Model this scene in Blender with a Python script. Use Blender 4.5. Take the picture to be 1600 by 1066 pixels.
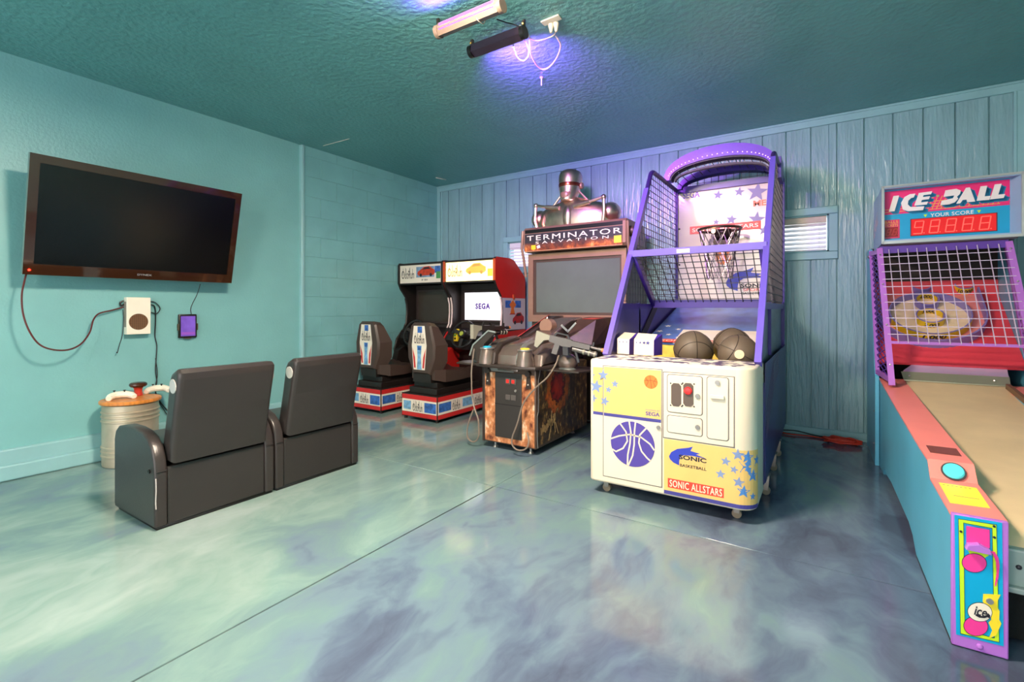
# ---- tuning values (camera, light and exposure are set right below)
EXPOSURE = 1.12; WORLD = 1.2; LAMP = 135; LAMP_FILL = 62; LAMPC = (255,231,208); REAR_FILL = 26; UV1 = 9.5; UV2 = 2.0; MARQ = 0.9; SCRN = 0.56
C_WALL = (130,187,188); C_BLOCK = (126,183,187); C_PLANK = (138,178,184); C_TRIM = (146,192,197); C_CEIL = (102,162,162)
FLOOR_RAMP = [(.28,(70,76,96)),(.38,(88,102,122)),(.46,(102,122,136)),(.53,(106,132,134)),(.60,(118,144,140)),(.70,(136,156,152)),(.82,(152,168,168))]
import bpy, bmesh, math, random
from mathutils import Vector as V, Matrix
random.seed(7)
SC = bpy.context.scene
COL = SC.collection
for _o in list(bpy.data.objects): bpy.data.objects.remove(_o)
PI = math.pi

# ------------------------------------------------------------------ camera
cam = bpy.data.cameras.new('camera'); camo = bpy.data.objects.new('camera', cam); COL.objects.link(camo)
camo.location = (0, 0, 1.10); camo.rotation_euler = (PI/2, 0, math.radians(33))
cam.sensor_width = 36; cam.lens = 16.875; cam.shift_y = -51/1600; cam.clip_start = .02
SC.camera = camo
# ------------------------------------------------------------------ exposure
vs = SC.view_settings; vs.view_transform = 'Standard'; vs.look = 'None'; vs.gamma = 1; vs.use_curve_mapping = False
vs.exposure = EXPOSURE
# ------------------------------------------------------------------ world: bright overcast daylight
w = bpy.data.worlds.new('daylight'); SC.world = w; w.use_nodes = True
w.node_tree.nodes['Background'].inputs[0].default_value = (.86, .93, 1, 1)
w.node_tree.nodes['Background'].inputs[1].default_value = WORLD

def area(name, loc, rot, sx, sy, power, col):
    l = bpy.data.lights.new(name, 'AREA'); l.shape = 'RECTANGLE'; l.size = sx; l.size_y = sy; l.energy = power; l.color = col
    o = bpy.data.objects.new(name, l); COL.objects.link(o); o.location = loc; o.rotation_euler = rot
    return o
# (the ceiling lamps are glowing tubes, see their builder) an added fill light behind the camera,
# and the two ultraviolet flood bars on the ceiling
area('rear_fill_light', (-1.6, -3.15, 1.25), (PI/2, 0, 0), 4.6, 2.3, REAR_FILL, (1, .93, .86))
area('uv_light', (-1.615, 2.385, 2.64), (math.radians(90-9), 0, 0), .34, .03, UV1, (.50, .10, 1)).data.spread = math.radians(110)
area('uv_light', (-1.62, 1.93, 2.665), (math.radians(90+38), 0, PI), .36, .03, UV2, (.50, .10, 1))

# ------------------------------------------------------------------ small library
H0 = 1.10; _y = math.radians(33)
_F = V((-math.sin(_y), math.cos(_y), 0)); _R = V((math.cos(_y), math.sin(_y), 0)); _U = V((0, 0, 1)); _O = V((0, 0, H0))
def ray(px, py): return _F + _R*((px-800)/750) + _U*((482-py)/750)
def wx(px, py, X): r = ray(px, py); return _O + r*(X/r.x)
def wy(px, py, Y): r = ray(px, py); return _O + r*(Y/r.y)
def wz(px, py, Z): r = ray(px, py); return _O + r*((Z-H0)/r.z)

def lin(c): 
    c = c/255
    return c/12.92 if c <= .04045 else ((c+.055)/1.055)**2.4
def rgb(c): return (lin(c[0]), lin(c[1]), lin(c[2]), 1)
MATS = {}
def mat(name, c, rough=.5, metal=0, bump=0, bscale=60, var=0, vscale=6, emit=None, es=0, coat=0, stretch=(1,1,1), alpha=1, rvar=0):
    if name in MATS: return MATS[name]
    m = bpy.data.materials.new(name); m.use_nodes = True; nt = m.node_tree; b = nt.nodes['Principled BSDF']
    b.inputs['Base Color'].default_value = rgb(c); b.inputs['Roughness'].default_value = rough; b.inputs['Metallic'].default_value = metal
    if coat: b.inputs['Coat Weight'].default_value = coat; b.inputs['Coat Roughness'].default_value = .08
    if alpha < 1: b.inputs['Alpha'].default_value = alpha
    if emit: b.inputs['Emission Color'].default_value = rgb(emit); b.inputs['Emission Strength'].default_value = es
    tc = nt.nodes.new('ShaderNodeNewGeometry'); mp = nt.nodes.new('ShaderNodeMapping'); mp.inputs['Scale'].default_value = stretch
    nt.links.new(tc.outputs['Position'], mp.inputs['Vector'])
    n = nt.nodes.new('ShaderNodeTexNoise'); n.inputs['Scale'].default_value = vscale; n.inputs['Detail'].default_value = 3
    nt.links.new(mp.outputs[0], n.inputs['Vector'])
    v = var if var else .04
    r = nt.nodes.new('ShaderNodeValToRGB'); cc = rgb(c)
    r.color_ramp.elements[0].position = .3; r.color_ramp.elements[1].position = .7
    r.color_ramp.elements[0].color = tuple(x*(1-v) for x in cc[:3])+(1,); r.color_ramp.elements[1].color = tuple(min(1, x*(1+v)) for x in cc[:3])+(1,)
    nt.links.new(n.outputs['Fac'], r.inputs['Fac']); nt.links.new(r.outputs[0], b.inputs['Base Color'])
    if bump:
        n2 = nt.nodes.new('ShaderNodeTexNoise'); n2.inputs['Scale'].default_value = bscale; n2.inputs['Detail'].default_value = 3
        nt.links.new(mp.outputs[0], n2.inputs['Vector'])
        bp = nt.nodes.new('ShaderNodeBump'); bp.inputs['Strength'].default_value = bump; bp.inputs['Distance'].default_value = .01
        nt.links.new(n2.outputs['Fac'], bp.inputs['Height']); nt.links.new(bp.outputs[0], b.inputs['Normal'])
    if rvar:
        mr = nt.nodes.new('ShaderNodeMapRange'); mr.inputs[3].default_value = max(0, rough-rvar); mr.inputs[4].default_value = rough+rvar
        nt.links.new(n.outputs['Fac'], mr.inputs[0]); nt.links.new(mr.outputs[0], b.inputs['Roughness'])
    MATS[name] = m
    return m

class MB:
    def __init__(s): s.v = []; s.f = []
    def add(s, vs, fs):
        k = len(s.v); s.v += [V(p) for p in vs]; s.f += [tuple(i+k for i in f) for f in fs]; return s
    def box(s, x0, x1, y0, y1, z0, z1):
        return s.add([(x0,y0,z0),(x1,y0,z0),(x1,y1,z0),(x0,y1,z0),(x0,y0,z1),(x1,y0,z1),(x1,y1,z1),(x0,y1,z1)],
                     [(0,3,2,1),(4,5,6,7),(0,1,5,4),(1,2,6,5),(2,3,7,6),(3,0,4,7)])
    def rbox(s, x0, x1, y0, y1, z0, z1, r=.01, seg=2):
        bm = bmesh.new(); bmesh.ops.create_cube(bm, size=1)
        for v in bm.verts: v.co = V(((x0+x1)/2+v.co.x*(x1-x0), (y0+y1)/2+v.co.y*(y1-y0), (z0+z1)/2+v.co.z*(z1-z0)))
        bmesh.ops.bevel(bm, geom=bm.edges[:], offset=r, segments=seg, profile=.5, affect='EDGES'); return s.frombm(bm)
    def frombm(s, bm):
        bm.verts.ensure_lookup_table(); bm.verts.index_update()
        s.add([v.co.copy() for v in bm.verts], [[v.index for v in f.verts] for f in bm.faces]); bm.free(); return s
    def hexa(s, p):   # eight corners: bottom ring of four, top ring of four
        return s.add(p, [(0,3,2,1),(4,5,6,7),(0,1,5,4),(1,2,6,5),(2,3,7,6),(3,0,4,7)])
    def loft(s, rings, cap=True):
        n = len(rings[0]); vs = [p for r in rings for p in r]; fs = []
        for k in range(len(rings)-1):
            for i in range(n): fs.append((k*n+i, k*n+(i+1)%n, (k+1)*n+(i+1)%n, (k+1)*n+i))
        if cap: fs += [tuple(range(n))[::-1], tuple((len(rings)-1)*n+i for i in range(n))]
        return s.add(vs, fs)
    def prism(s, pts, axis, a0, a1, bev=0, seg=2):   # pts in the other two axes (in xyz order)
        def P(p, a): return [(a,p[0],p[1]), (p[0],a,p[1]), (p[0],p[1],a)][axis]
        if not bev: return s.loft([[P(p,a0) for p in pts], [P(p,a1) for p in pts]])
        bm = bmesh.new(); A = [bm.verts.new(P(p,a0)) for p in pts]; B = [bm.verts.new(P(p,a1)) for p in pts]; n = len(pts)
        fa = bm.faces.new(A[::-1]); fb = bm.faces.new(B)
        for i in range(n): bm.faces.new((A[i], A[(i+1)%n], B[(i+1)%n], B[i]))
        bmesh.ops.recalc_face_normals(bm, faces=bm.faces[:])
        ed = list({e for f in (fa, fb) for e in f.edges})
        bmesh.ops.bevel(bm, geom=ed, offset=bev, segments=seg, profile=.5, affect='EDGES'); return s.frombm(bm)
    def tube(s, pts, r, n=6, closed=False):
        pts = [V(p) for p in pts]; m = len(pts); rings = []; prev = None
        for i, p in enumerate(pts):
            a = pts[(i-1) % m] if (i or closed) else p; b = pts[(i+1) % m] if (i < m-1 or closed) else p
            t = (b-a).normalized() if (b-a).length > 1e-9 else V((0,0,1))
            if prev is None: u = t.orthogonal().normalized()
            else:
                u = prev - t*prev.dot(t)
                u = u.normalized() if u.length > 1e-6 else t.orthogonal().normalized()
            prev = u; q = t.cross(u); rr = r[i] if isinstance(r, (list, tuple)) else r
            rings.append([p+(u*math.cos(2*PI*k/n)+q*math.sin(2*PI*k/n))*rr for k in range(n)])
        if closed:
            vs = [x for rg in rings for x in rg]; fs = []
            for k in range(m):
                for i in range(n): fs.append((k*n+i, k*n+(i+1)%n, ((k+1)%m)*n+(i+1)%n, ((k+1)%m)*n+i))
            return s.add(vs, fs)
        return s.loft(rings)
    def cyl(s, p0, p1, r0, r1=None, n=20): return s.tube([p0, p1], [r0, r0 if r1 is None else r1], n)
    def bar(s, p0, p1, w, h, up=(0,0,1)):   # rectangular bar from p0 to p1
        p0, p1 = V(p0), V(p1); t = (p1-p0).normalized(); q = t.cross(V(up))
        q = q.normalized() if q.length > 1e-6 else t.orthogonal().normalized(); u = q.cross(t)
        c = [(-q*w-u*h)/2, (q*w-u*h)/2, (q*w+u*h)/2, (-q*w+u*h)/2]
        return s.loft([[p0+k for k in c], [p1+k for k in c]])
    def lathe(s, prof, c, axis=(0,0,1), n=24):
        c = V(c); a = V(axis).normalized(); u = a.orthogonal().normalized(); q = a.cross(u)
        if abs(a.z) > .99: u = V((1,0,0)); q = V((0,1,0))
        return s.loft([[c+a*z+(u*math.cos(2*PI*k/n)+q*math.sin(2*PI*k/n))*max(r,1e-4) for k in range(n)] for r, z in prof])
    def ball(s, c, r, n=16, sc=(1,1,1)):
        c = V(c); h = n//2
        return s.loft([[c+V((sc[0]*r*math.sin(PI*j/h)*math.cos(2*PI*k/n), sc[1]*r*math.sin(PI*j/h)*math.sin(2*PI*k/n), -sc[2]*r*math.cos(PI*j/h))) if 0<j<h else
                        c+V((sc[0]*1e-4*math.cos(2*PI*k/n), sc[1]*1e-4*math.sin(2*PI*k/n), sc[2]*r*(-1 if j==0 else 1))) for k in range(n)] for j in range(h+1)])

ORG = {}      # the offset between the coordinates a thing is drawn in and its own origin
def root_of(o):
    while o.parent: o = o.parent
    return o
def _mesh(name, mb, m, off, smooth=35):
    me = bpy.data.meshes.new(name); me.from_pydata([p-off for p in mb.v], [], mb.f); me.validate()
    bm = bmesh.new(); bm.from_mesh(me); bmesh.ops.recalc_face_normals(bm, faces=bm.faces[:])
    if smooth:      # rounded edges shade smooth, the broad flat faces between them stay flat
        ar = [f.calc_area() for f in bm.faces]; bm.faces.index_update()
        for f in bm.faces:
            nb = [ar[g.index] for e in f.edges for g in e.link_faces if g is not f]
            f.smooth = not nb or ar[f.index] < 3*sum(nb)/len(nb)
    bm.to_mesh(me); bm.free()
    if smooth:
        fl = [p.use_smooth for p in me.polygons]; me.set_sharp_from_angle(angle=math.radians(smooth)); me.polygons.foreach_set('use_smooth', fl)
    if m: me.materials.append(m)
    return me
def tag(o, label=None, cat=None, group=None, kind=None):
    for k, v in (('label',label),('category',cat),('group',group),('kind',kind)):
        if v: o[k] = v
    return o
def thing(name, label, cat, loc, rz=0, group=None, local=False):
    o = bpy.data.objects.new(name, None); COL.objects.link(o); o.location = loc; o.rotation_euler = (0,0,rz); o.empty_display_size = .1
    tag(o, label, cat, group); ORG[o.name] = V((0,0,0)) if local else V(loc); return o
def part(par, name, mb, m, label=None, kind=None, smooth=35):
    o = bpy.data.objects.new(name, _mesh(name, mb, m, ORG[root_of(par).name], smooth)); COL.objects.link(o); o.parent = par
    tag(o, label, kind=kind); return o
def solo(name, mb, m, label, cat, loc=None, group=None, smooth=35):
    if loc is None:
        loc = V((sum(p.x for p in mb.v)/len(mb.v), sum(p.y for p in mb.v)/len(mb.v), min(p.z for p in mb.v)))
    loc = V(loc); o = bpy.data.objects.new(name, _mesh(name, mb, m, loc, smooth)); COL.objects.link(o); o.location = loc; ORG[o.name] = loc
    return tag(o, label, cat, group)
def struct(name, mb, m, par=None, smooth=35):
    if par: return part(par, name, mb, m, smooth=smooth)
    o = bpy.data.objects.new(name, _mesh(name, mb, m, V((0,0,0)), smooth)); COL.objects.link(o); ORG[o.name] = V((0,0,0)); o['kind'] = 'structure'; return o

class Pl:      # a flat plane: p(a, b, c) = origin + a*u + b*v + c*normal
    def __init__(s, o, u, v): s.o = V(o); s.u = V(u).normalized(); s.v = V(v).normalized(); s.n = s.u.cross(s.v).normalized()
    def p(s, a, b, c=0): return s.o+s.u*a+s.v*b+s.n*c
    def hit(s, px, py, c=0, O=None, xf=None):   # plane coordinates of the point seen at a pixel of the photograph
        r = ray(px, py); o = _O.copy()
        if xf: r = xf.to_3x3() @ r; o = xf @ o
        q = o + r*((s.o+s.n*c-o).dot(s.n)/r.dot(s.n)) - s.o
        return (q.dot(s.u), q.dot(s.v))
class Bend(Pl):   # a plane whose u direction runs round a quarter cylinder after a = a1 (radius r, turning away from the normal)
    def __init__(s, o, u, v, a1, r): Pl.__init__(s, o, u, v); s.a1 = a1; s.r = r
    def p(s, a, b, c=0):
        if a <= s.a1: return Pl.p(s, a, b, c)
        t = min((a-s.a1)/s.r, PI/2+.3); ce = Pl.p(s, s.a1, b, -s.r)
        return ce + (s.u*math.sin(t)+s.n*math.cos(t))*(s.r+c)
class Ring(Pl):   # the outside (or inside) of a cylinder wall: a runs along the arc, b along the axis
    def __init__(s, c, u, w, ax, r, a0=0, sign=1): s.c = V(c); s.u = V(u); s.w = V(w); s.ax = V(ax); s.r = r; s.a0 = a0; s.sg = sign
    def p(s, a, b, c=0):
        t = s.a0+s.sg*a/s.r
        return s.c+(s.u*math.cos(t)+s.w*math.sin(t))*(s.r+s.sg*c)+s.ax*b
def poly(mb, pl, pts, c0=.0003, c1=.0012):
    n = len(pts); cx = sum(p[0] for p in pts)/n; cy = sum(p[1] for p in pts)/n
    vs = [pl.p(a,b,c1) for a,b in pts]+[pl.p(a,b,c0) for a,b in pts]+[pl.p(cx,cy,c1)]
    return mb.add(vs, [(i,(i+1)%n,2*n) for i in range(n)]+[(i,n+i,n+(i+1)%n,(i+1)%n) for i in range(n)])
def flat(mb, pl, pts, c0=.0003, c1=.0012):     # ngon (may be concave)
    n = len(pts)
    return mb.add([pl.p(a,b,c1) for a,b in pts]+[pl.p(a,b,c0) for a,b in pts], [tuple(range(n))]+[(i,n+i,n+(i+1)%n,(i+1)%n) for i in range(n)])
def rect(mb, pl, a0, b0, a1, b1, c0=.0003, c1=.0012, n=1):
    for k in range(n):
        x0 = a0+(a1-a0)*k/n; x1 = a0+(a1-a0)*(k+1)/n; poly(mb, pl, [(x0,b0),(x1,b0),(x1,b1),(x0,b1)], c0, c1)
    return mb
def ell(cx, cy, rx, ry=None, n=28, t0=0, t1=2*PI):
    ry = rx if ry is None else ry
    return [(cx+rx*math.cos(t0+(t1-t0)*k/n), cy+ry*math.sin(t0+(t1-t0)*k/n)) for k in range(n)]
def star(cx, cy, r, rot=.0, q=.42):
    return [(cx+(r if k%2==0 else r*q)*math.sin(rot+PI*k/5), cy+(r if k%2==0 else r*q)*math.cos(rot+PI*k/5)) for k in range(10)]
def ribbon(mb, pl, pts, wd, c0=.0003, c1=.0012):
    L = []; R_ = []; n = len(pts)
    for i, p in enumerate(pts):
        a = pts[max(0,i-1)]; b = pts[min(n-1,i+1)]; d = math.hypot(b[0]-a[0], b[1]-a[1]) or 1
        nx, ny = -(b[1]-a[1])/d*wd/2, (b[0]-a[0])/d*wd/2
        L.append((p[0]+nx,p[1]+ny)); R_.append((p[0]-nx,p[1]-ny))
    for i in range(n-1): poly(mb, pl, [L[i],L[i+1],R_[i+1],R_[i]], c0, c1)
    return mb
def rrect(a0, b0, a1, b1, r, n=4):
    o = []
    for cx, cy, t in ((a1-r,b1-r,0),(a0+r,b1-r,PI/2),(a0+r,b0+r,PI),(a1-r,b0+r,1.5*PI)):
        o += [(cx+r*math.cos(t+PI/2*k/n), cy+r*math.sin(t+PI/2*k/n)) for k in range(n+1)]
    return o
def frame(mb, pl, outer, inner, c0=.0003, c1=.0012):   # ring between two outlines with the same number of points
    n = len(outer); vs = [pl.p(a,b,c1) for a,b in outer]+[pl.p(a,b,c1) for a,b in inner]+[pl.p(a,b,c0) for a,b in outer]+[pl.p(a,b,c0) for a,b in inner]
    return mb.add(vs, [(i,(i+1)%n,n+(i+1)%n,n+i) for i in range(n)]+[(i,2*n+i,2*n+(i+1)%n,(i+1)%n) for i in range(n)]+[(n+i,n+(i+1)%n,3*n+(i+1)%n,3*n+i) for i in range(n)])
_TXT = {}
def text(par, s, m, pl, a0, b0, a1, b1, c=.0015, depth=.001, shear=0, bold=0, name='lettering', slant=0, sp=1):
    key = (s, shear, bold, sp)
    if key not in _TXT:
        cu = bpy.data.curves.new('t', 'FONT'); cu.body = s; cu.shear = shear; cu.offset = bold; cu.resolution_u = 3; cu.space_character = sp; cu.fill_mode = 'FRONT'
        ob = bpy.data.objects.new('t', cu); COL.objects.link(ob); bpy.context.view_layer.update()
        me = bpy.data.meshes.new_from_object(ob.evaluated_get(bpy.context.evaluated_depsgraph_get()))
        vs = [v.co.copy() for v in me.vertices]; fs = [tuple(p.vertices) for p in me.polygons]
        bpy.data.objects.remove(ob); bpy.data.curves.remove(cu); bpy.data.meshes.remove(me)
        x0 = min(v.x for v in vs); x1 = max(v.x for v in vs); y0 = min(v.y for v in vs); y1 = max(v.y for v in vs)
        _TXT[key] = ([((v.x-x0)/(x1-x0), (v.y-y0)/(y1-y0)) for v in vs], fs)
    vs, fs = _TXT[key]; mb = MB()
    mb.add([pl.p(a0+(a1-a0)*x, b0+(b1-b0)*y+slant*x, c) for x, y in vs], fs)
    return part(par, name, mb, m, smooth=0)
def smooth_path(pts, n=6):     # Catmull-Rom through the points
    P = [V(p) for p in pts]; P = [P[0]*2-P[1]]+P+[P[-1]*2-P[-2]]; out = []
    for i in range(1, len(P)-2):
        for k in range(n):
            t = k/n; a, b, c, d = P[i-1:i+3]
            out.append(.5*((2*b)+(c-a)*t+(2*a-5*b+4*c-d)*t*t+(3*b-a-3*c+d)*t*t*t))
    return out+[P[-2]]

# ================================================================== the room
XL, XR, YB, YF, ZC = -4.40, 1.22, 4.90, -3.2, 2.74
WALLP = mat('teal_wall_paint', C_WALL, .38, bump=.22, bscale=55, var=.05, vscale=3)
BLOCKP = mat('teal_block_paint', C_BLOCK, .34, bump=.15, bscale=40, var=.07, vscale=4)
PLANKP = mat('teal_plank_paint', C_PLANK, .24, bump=.8, bscale=22, var=.08, vscale=9, stretch=(1.8,1.8,.25))
TRIMP = mat('teal_trim_paint', C_TRIM, .30, bump=.05, var=.04)
CEILP = mat('teal_ceiling_texture', C_CEIL, .33, bump=.9, bscale=30, var=.06, vscale=3)  # same paint as the walls; its shade put into a darker colour

def floor_mat():
    m = bpy.data.materials.new('swirled_epoxy'); m.use_nodes = True; nt = m.node_tree; N = nt.nodes; L = nt.links; b = N['Principled BSDF']
    g = N.new('ShaderNodeNewGeometry')
    mp = N.new('ShaderNodeMapping'); mp.inputs['Rotation'].default_value = (0,0,.9); mp.inputs['Scale'].default_value = (1.25,.7,1)
    L.new(g.outputs['Position'], mp.inputs[0])
    n1 = N.new('ShaderNodeTexNoise'); n1.inputs['Scale'].default_value = 1.1; n1.inputs['Detail'].default_value = 4; L.new(mp.outputs[0], n1.inputs['Vector'])
    sb = N.new('ShaderNodeVectorMath'); sb.operation = 'SUBTRACT'; sb.inputs[1].default_value = (.5,.5,.5); L.new(n1.outputs['Color'], sb.inputs[0])
    sc = N.new('ShaderNodeVectorMath'); sc.operation = 'SCALE'; sc.inputs['Scale'].default_value = 1.5; L.new(sb.outputs[0], sc.inputs[0])
    ad = N.new('ShaderNodeVectorMath'); L.new(mp.outputs[0], ad.inputs[0]); L.new(sc.outputs[0], ad.inputs[1])
    n2 = N.new('ShaderNodeTexNoise'); n2.inputs['Scale'].default_value = 1.25; n2.inputs['Detail'].default_value = 9; n2.inputs['Roughness'].default_value = .58; L.new(ad.outputs[0], n2.inputs['Vector'])
    r = N.new('ShaderNodeValToRGB'); e = r.color_ramp.elements
    cols = FLOOR_RAMP
    e[0].position, e[0].color = cols[0][0], rgb(cols[0][1]); e[1].position, e[1].color = cols[-1][0], rgb(cols[-1][1])
    for p, c in cols[1:-1]:
        k = e.new(p); k.color = rgb(c)
    # slow random drift; the greener-to-bluer run along x is light painted in
    n3 = N.new('ShaderNodeTexNoise'); n3.inputs['Scale'].default_value = .35; n3.inputs['Detail'].default_value = 2; L.new(g.outputs['Position'], n3.inputs['Vector'])
    sx = N.new('ShaderNodeSeparateXYZ'); L.new(g.outputs['Position'], sx.inputs[0])
    mr = N.new('ShaderNodeMapRange'); mr.inputs[1].default_value = -3.2; mr.inputs[2].default_value = .3; mr.inputs[3].default_value = .10; mr.inputs[4].default_value = -.13; L.new(sx.outputs[0], mr.inputs[0])
    a1 = N.new('ShaderNodeMath'); L.new(n2.outputs['Fac'], a1.inputs[0]); L.new(mr.outputs[0], a1.inputs[1])
    a2 = N.new('ShaderNodeMath'); a2.operation = 'MULTIPLY_ADD'; a2.inputs[1].default_value = .25; a2.inputs[2].default_value = -.125; L.new(n3.outputs['Fac'], a2.inputs[0])
    a3 = N.new('ShaderNodeMath'); L.new(a1.outputs[0], a3.inputs[0]); L.new(a2.outputs[0], a3.inputs[1])
    L.new(a3.outputs[0], r.inputs[0]); L.new(r.outputs[0], b.inputs['Base Color'])
    b.inputs['Roughness'].default_value = .11; b.inputs['Specular IOR Level'].default_value = .55
    n4 = N.new('ShaderNodeTexNoise'); n4.inputs['Scale'].default_value = 9; n4.inputs['Detail'].default_value = 2; L.new(g.outputs['Position'], n4.inputs['Vector'])
    bp = N.new('ShaderNodeBump'); bp.inputs['Strength'].default_value = .03; bp.inputs['Distance'].default_value = .02; L.new(n4.outputs['Fac'], bp.inputs['Height']); L.new(bp.outputs[0], b.inputs['Normal'])
    return m
EPOXY = floor_mat()
JOINT = mat('joint_filler', (66,58,52), .7)
fl = struct('floor', MB().box(XL-.1, XR+.1, YF, YB+.1, -.08, -.006), JOINT)
g = .005
for x0, x1 in ((XL-.02, -1.709-g), (-1.709+g, XR+.02)):
    for y0, y1 in ((YF, -.75-g), (-.75+g, 2.428-g), (2.428+g, YB+.02)):
        part(fl, 'slab', MB().box(x0, x1, y0, y1, -.01, 0), EPOXY)
struct('ceiling', MB().box(XL-.1, XR+.1, YF, YB+.1, ZC, ZC+.1), CEILP)

# left wall: smooth painted part, then a part built of blocks that stands slightly proud
wl = struct('wall_left', MB().box(XL-.12, XL, YF, 2.89, 0, ZC).box(XL-.12, XL+.018, 2.89, YB+.02, 0, ZC), WALLP)
bx = XL+.018
for k in range(14):
    z0 = .0+k*.2032; z1 = min(z0+.2002, ZC); off = 0 if k % 2 else .2
    y = 2.89-off
    while y < YB:
        a, b_ = max(y, 2.89), min(y+.4034, YB-.002)
        if b_-a > .03: part(wl, 'block', MB().rbox(bx-.01, bx+.0045, a+.0006, b_-.0006, z0+.001, z1+.0015, .002, 1), BLOCKP)
        y += .4064
struct('trim_1', MB().rbox(XL-.02, XL+.040, 2.868, 2.905, .19, ZC, .012, 3), TRIMP)
bl = struct('baseboard_left', MB().rbox(XL-.01, XL+.028, YF, 2.88, .09, .198, .012, 3).rbox(XL-.01, XL+.052, YF, 2.88, 0, .10, .012, 3), TRIMP)
struct('wall_right', MB().box(XR, XR+.12, YF, YB+.1, 0, ZC), WALLP)
# unseen wall behind the camera, its wide opening added to let fill light in
struct('wall_front', MB().box(XL-.12, -3.95, YF-.12, YF, 0, ZC).box(.75, XR+.12, YF-.12, YF, 0, ZC).box(-3.95, .75, YF-.12, YF, 2.4, ZC), WALLP)

# back wall: planks with grooves on a base, two windows
WIN = [(-.56, .036, 1.585, 1.905), (-3.235, -2.64, 1.585, 1.905)]
xs = sorted([XL-.1, XR+.1]+[v for q in WIN for v in q[:2]])
mb = MB()
for a, b_ in zip(xs[:-1], xs[1:]):
    hole = [q for q in WIN if q[0] <= a+1e-6 and q[1] >= b_-1e-6]
    if hole:
        mb.box(a, b_, YB+.018, YB+.12, 0, hole[0][2]); mb.box(a, b_, YB+.018, YB+.12, hole[0][3], ZC)
    else: mb.box(a, b_, YB+.018, YB+.12, 0, ZC)
wb = struct('wall_back', mb, TRIMP)
x = -.093-.1865*23
while x < XR:
    a, b_ = max(x+.0035, XL+.03), min(x+.183, XR)
    if b_ > a+.02:
        segs = [(a, b_, .0, ZC)]
        for q in WIN:
            new = []
            for s0, s1, z0, z1 in segs:
                if s1 <= q[0] or s0 >= q[1]: new.append((s0,s1,z0,z1)); continue
                if s0 < q[0]: new.append((s0,q[0],z0,z1))
                if s1 > q[1]: new.append((q[1],s1,z0,z1))
                c0, c1 = max(s0,q[0]), min(s1,q[1]); new += [(c0,c1,z0,q[2]), (c0,c1,q[3],z1)]
            segs = new
        for s0, s1, z0, z1 in segs:
            part(wb, 'plank', MB().rbox(s0, s1, YB, YB+.022, z0, z1, .003, 1), PLANKP)
    x += .1865
struct('trim_2', MB().rbox(XL, XR, YB-.018, YB+.01, ZC-.075, ZC, .005).rbox(XL, XR, YB-.026, YB+.01, ZC-.02, ZC, .005), TRIMP)
struct('trim_3', MB().rbox(XL+.02, XL+.075, YB-.016, YB+.01, 0, ZC-.07, .005).rbox(XL+.085, XL+.11, YB-.012, YB+.01, 0, ZC-.07, .004), TRIMP)
struct('trim_4', MB().rbox(1.165, XR, YB-.018, YB+.01, 0, ZC-.07, .006).rbox(1.15, 1.17, YB-.024, YB+.01, 0, ZC-.07, .006), TRIMP)
struct('trim_5', MB().rbox(.292, .318, YB-.012, YB+.01, .06, 1.5, .004), TRIMP)
struct('baseboard_back', MB().rbox(XL, XR, YB-.02, YB+.01, 0, .07, .006).rbox(XL, XR, YB-.03, YB, 0, .025, .006), TRIMP)

GLASS = mat('window_glass', (235,245,250), .02, alpha=.12)
BLIND = mat('white_blind', (240,238,242), .45)
WARM_HEAD = mat('warm_lit_reveal', (222,205,188), .6)  # warm light on the window head put into the headrail colour
for k, (x0, x1, z0, z1) in enumerate(WIN):
    mb = MB(); o = .065
    mb.rbox(x0-o, x1+o, YB-.022, YB+.005, z1, z1+o, .006).rbox(x0-o, x1+o, YB-.022, YB+.005, z0-o, z0, .006)
    mb.rbox(x0-o, x0, YB-.022, YB+.005, z0, z1, .006).rbox(x1, x1+o, YB-.022, YB+.005, z0, z1, .006)
    mb.rbox(x0-o-.012, x1+o+.012, YB-.012, YB+.005, z0-o-.012, z1+o+.012, .004) if False else None
    wn = struct('window_%d' % (k+1), mb, TRIMP)
    part(wn, 'reveal', MB().box(x0, x0+.012, YB-.01, YB+.11, z0, z1).box(x1-.012, x1, YB-.01, YB+.11, z0, z1).box(x0, x1, YB-.01, YB+.11, z0, z0+.012).box(x0, x1, YB-.01, YB+.11, z1-.012, z1), TRIMP)
    part(wn, 'pane', MB().box(x0, x1, YB+.095, YB+.1, z0, z1), GLASS)
    bd = part(wn, 'blind_headrail', MB().rbox(x0+.016, x1-.016, YB+.002, YB+.035, z1-.065 if k == 0 else z1-.075, z1-.012, .004), WARM_HEAD if k == 0 else BLIND)
    n = 6; zt = z1-.082; zb = z0+.045
    for j in range(n):
        z = zb+(zt-zb)*j/(n-1)
        part(bd, 'slat', MB().hexa([(x0+.018,YB+.004,z-.014),(x1-.018,YB+.004,z-.014),(x1-.018,YB+.028,z+.012),(x0+.018,YB+.028,z+.012),
                                     (x0+.018,YB+.004,z-.011),(x1-.018,YB+.004,z-.011),(x1-.018,YB+.028,z+.015),(x0+.018,YB+.028,z+.015)]), BLIND)
    part(bd, 'bottom_rail', MB().rbox(x0+.018, x1-.018, YB+.004, YB+.03, z0+.014, z0+.028, .003), BLIND)
    part(bd, 'ladder_cord', MB().tube([(x1-.07,YB+.001,z0+.02),(x1-.07,YB+.001,z1-.06)], .0015, 4).tube([(x0+.1,YB+.001,z0+.02),(x0+.1,YB+.001,z1-.06)], .0015, 4), BLIND)

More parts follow.
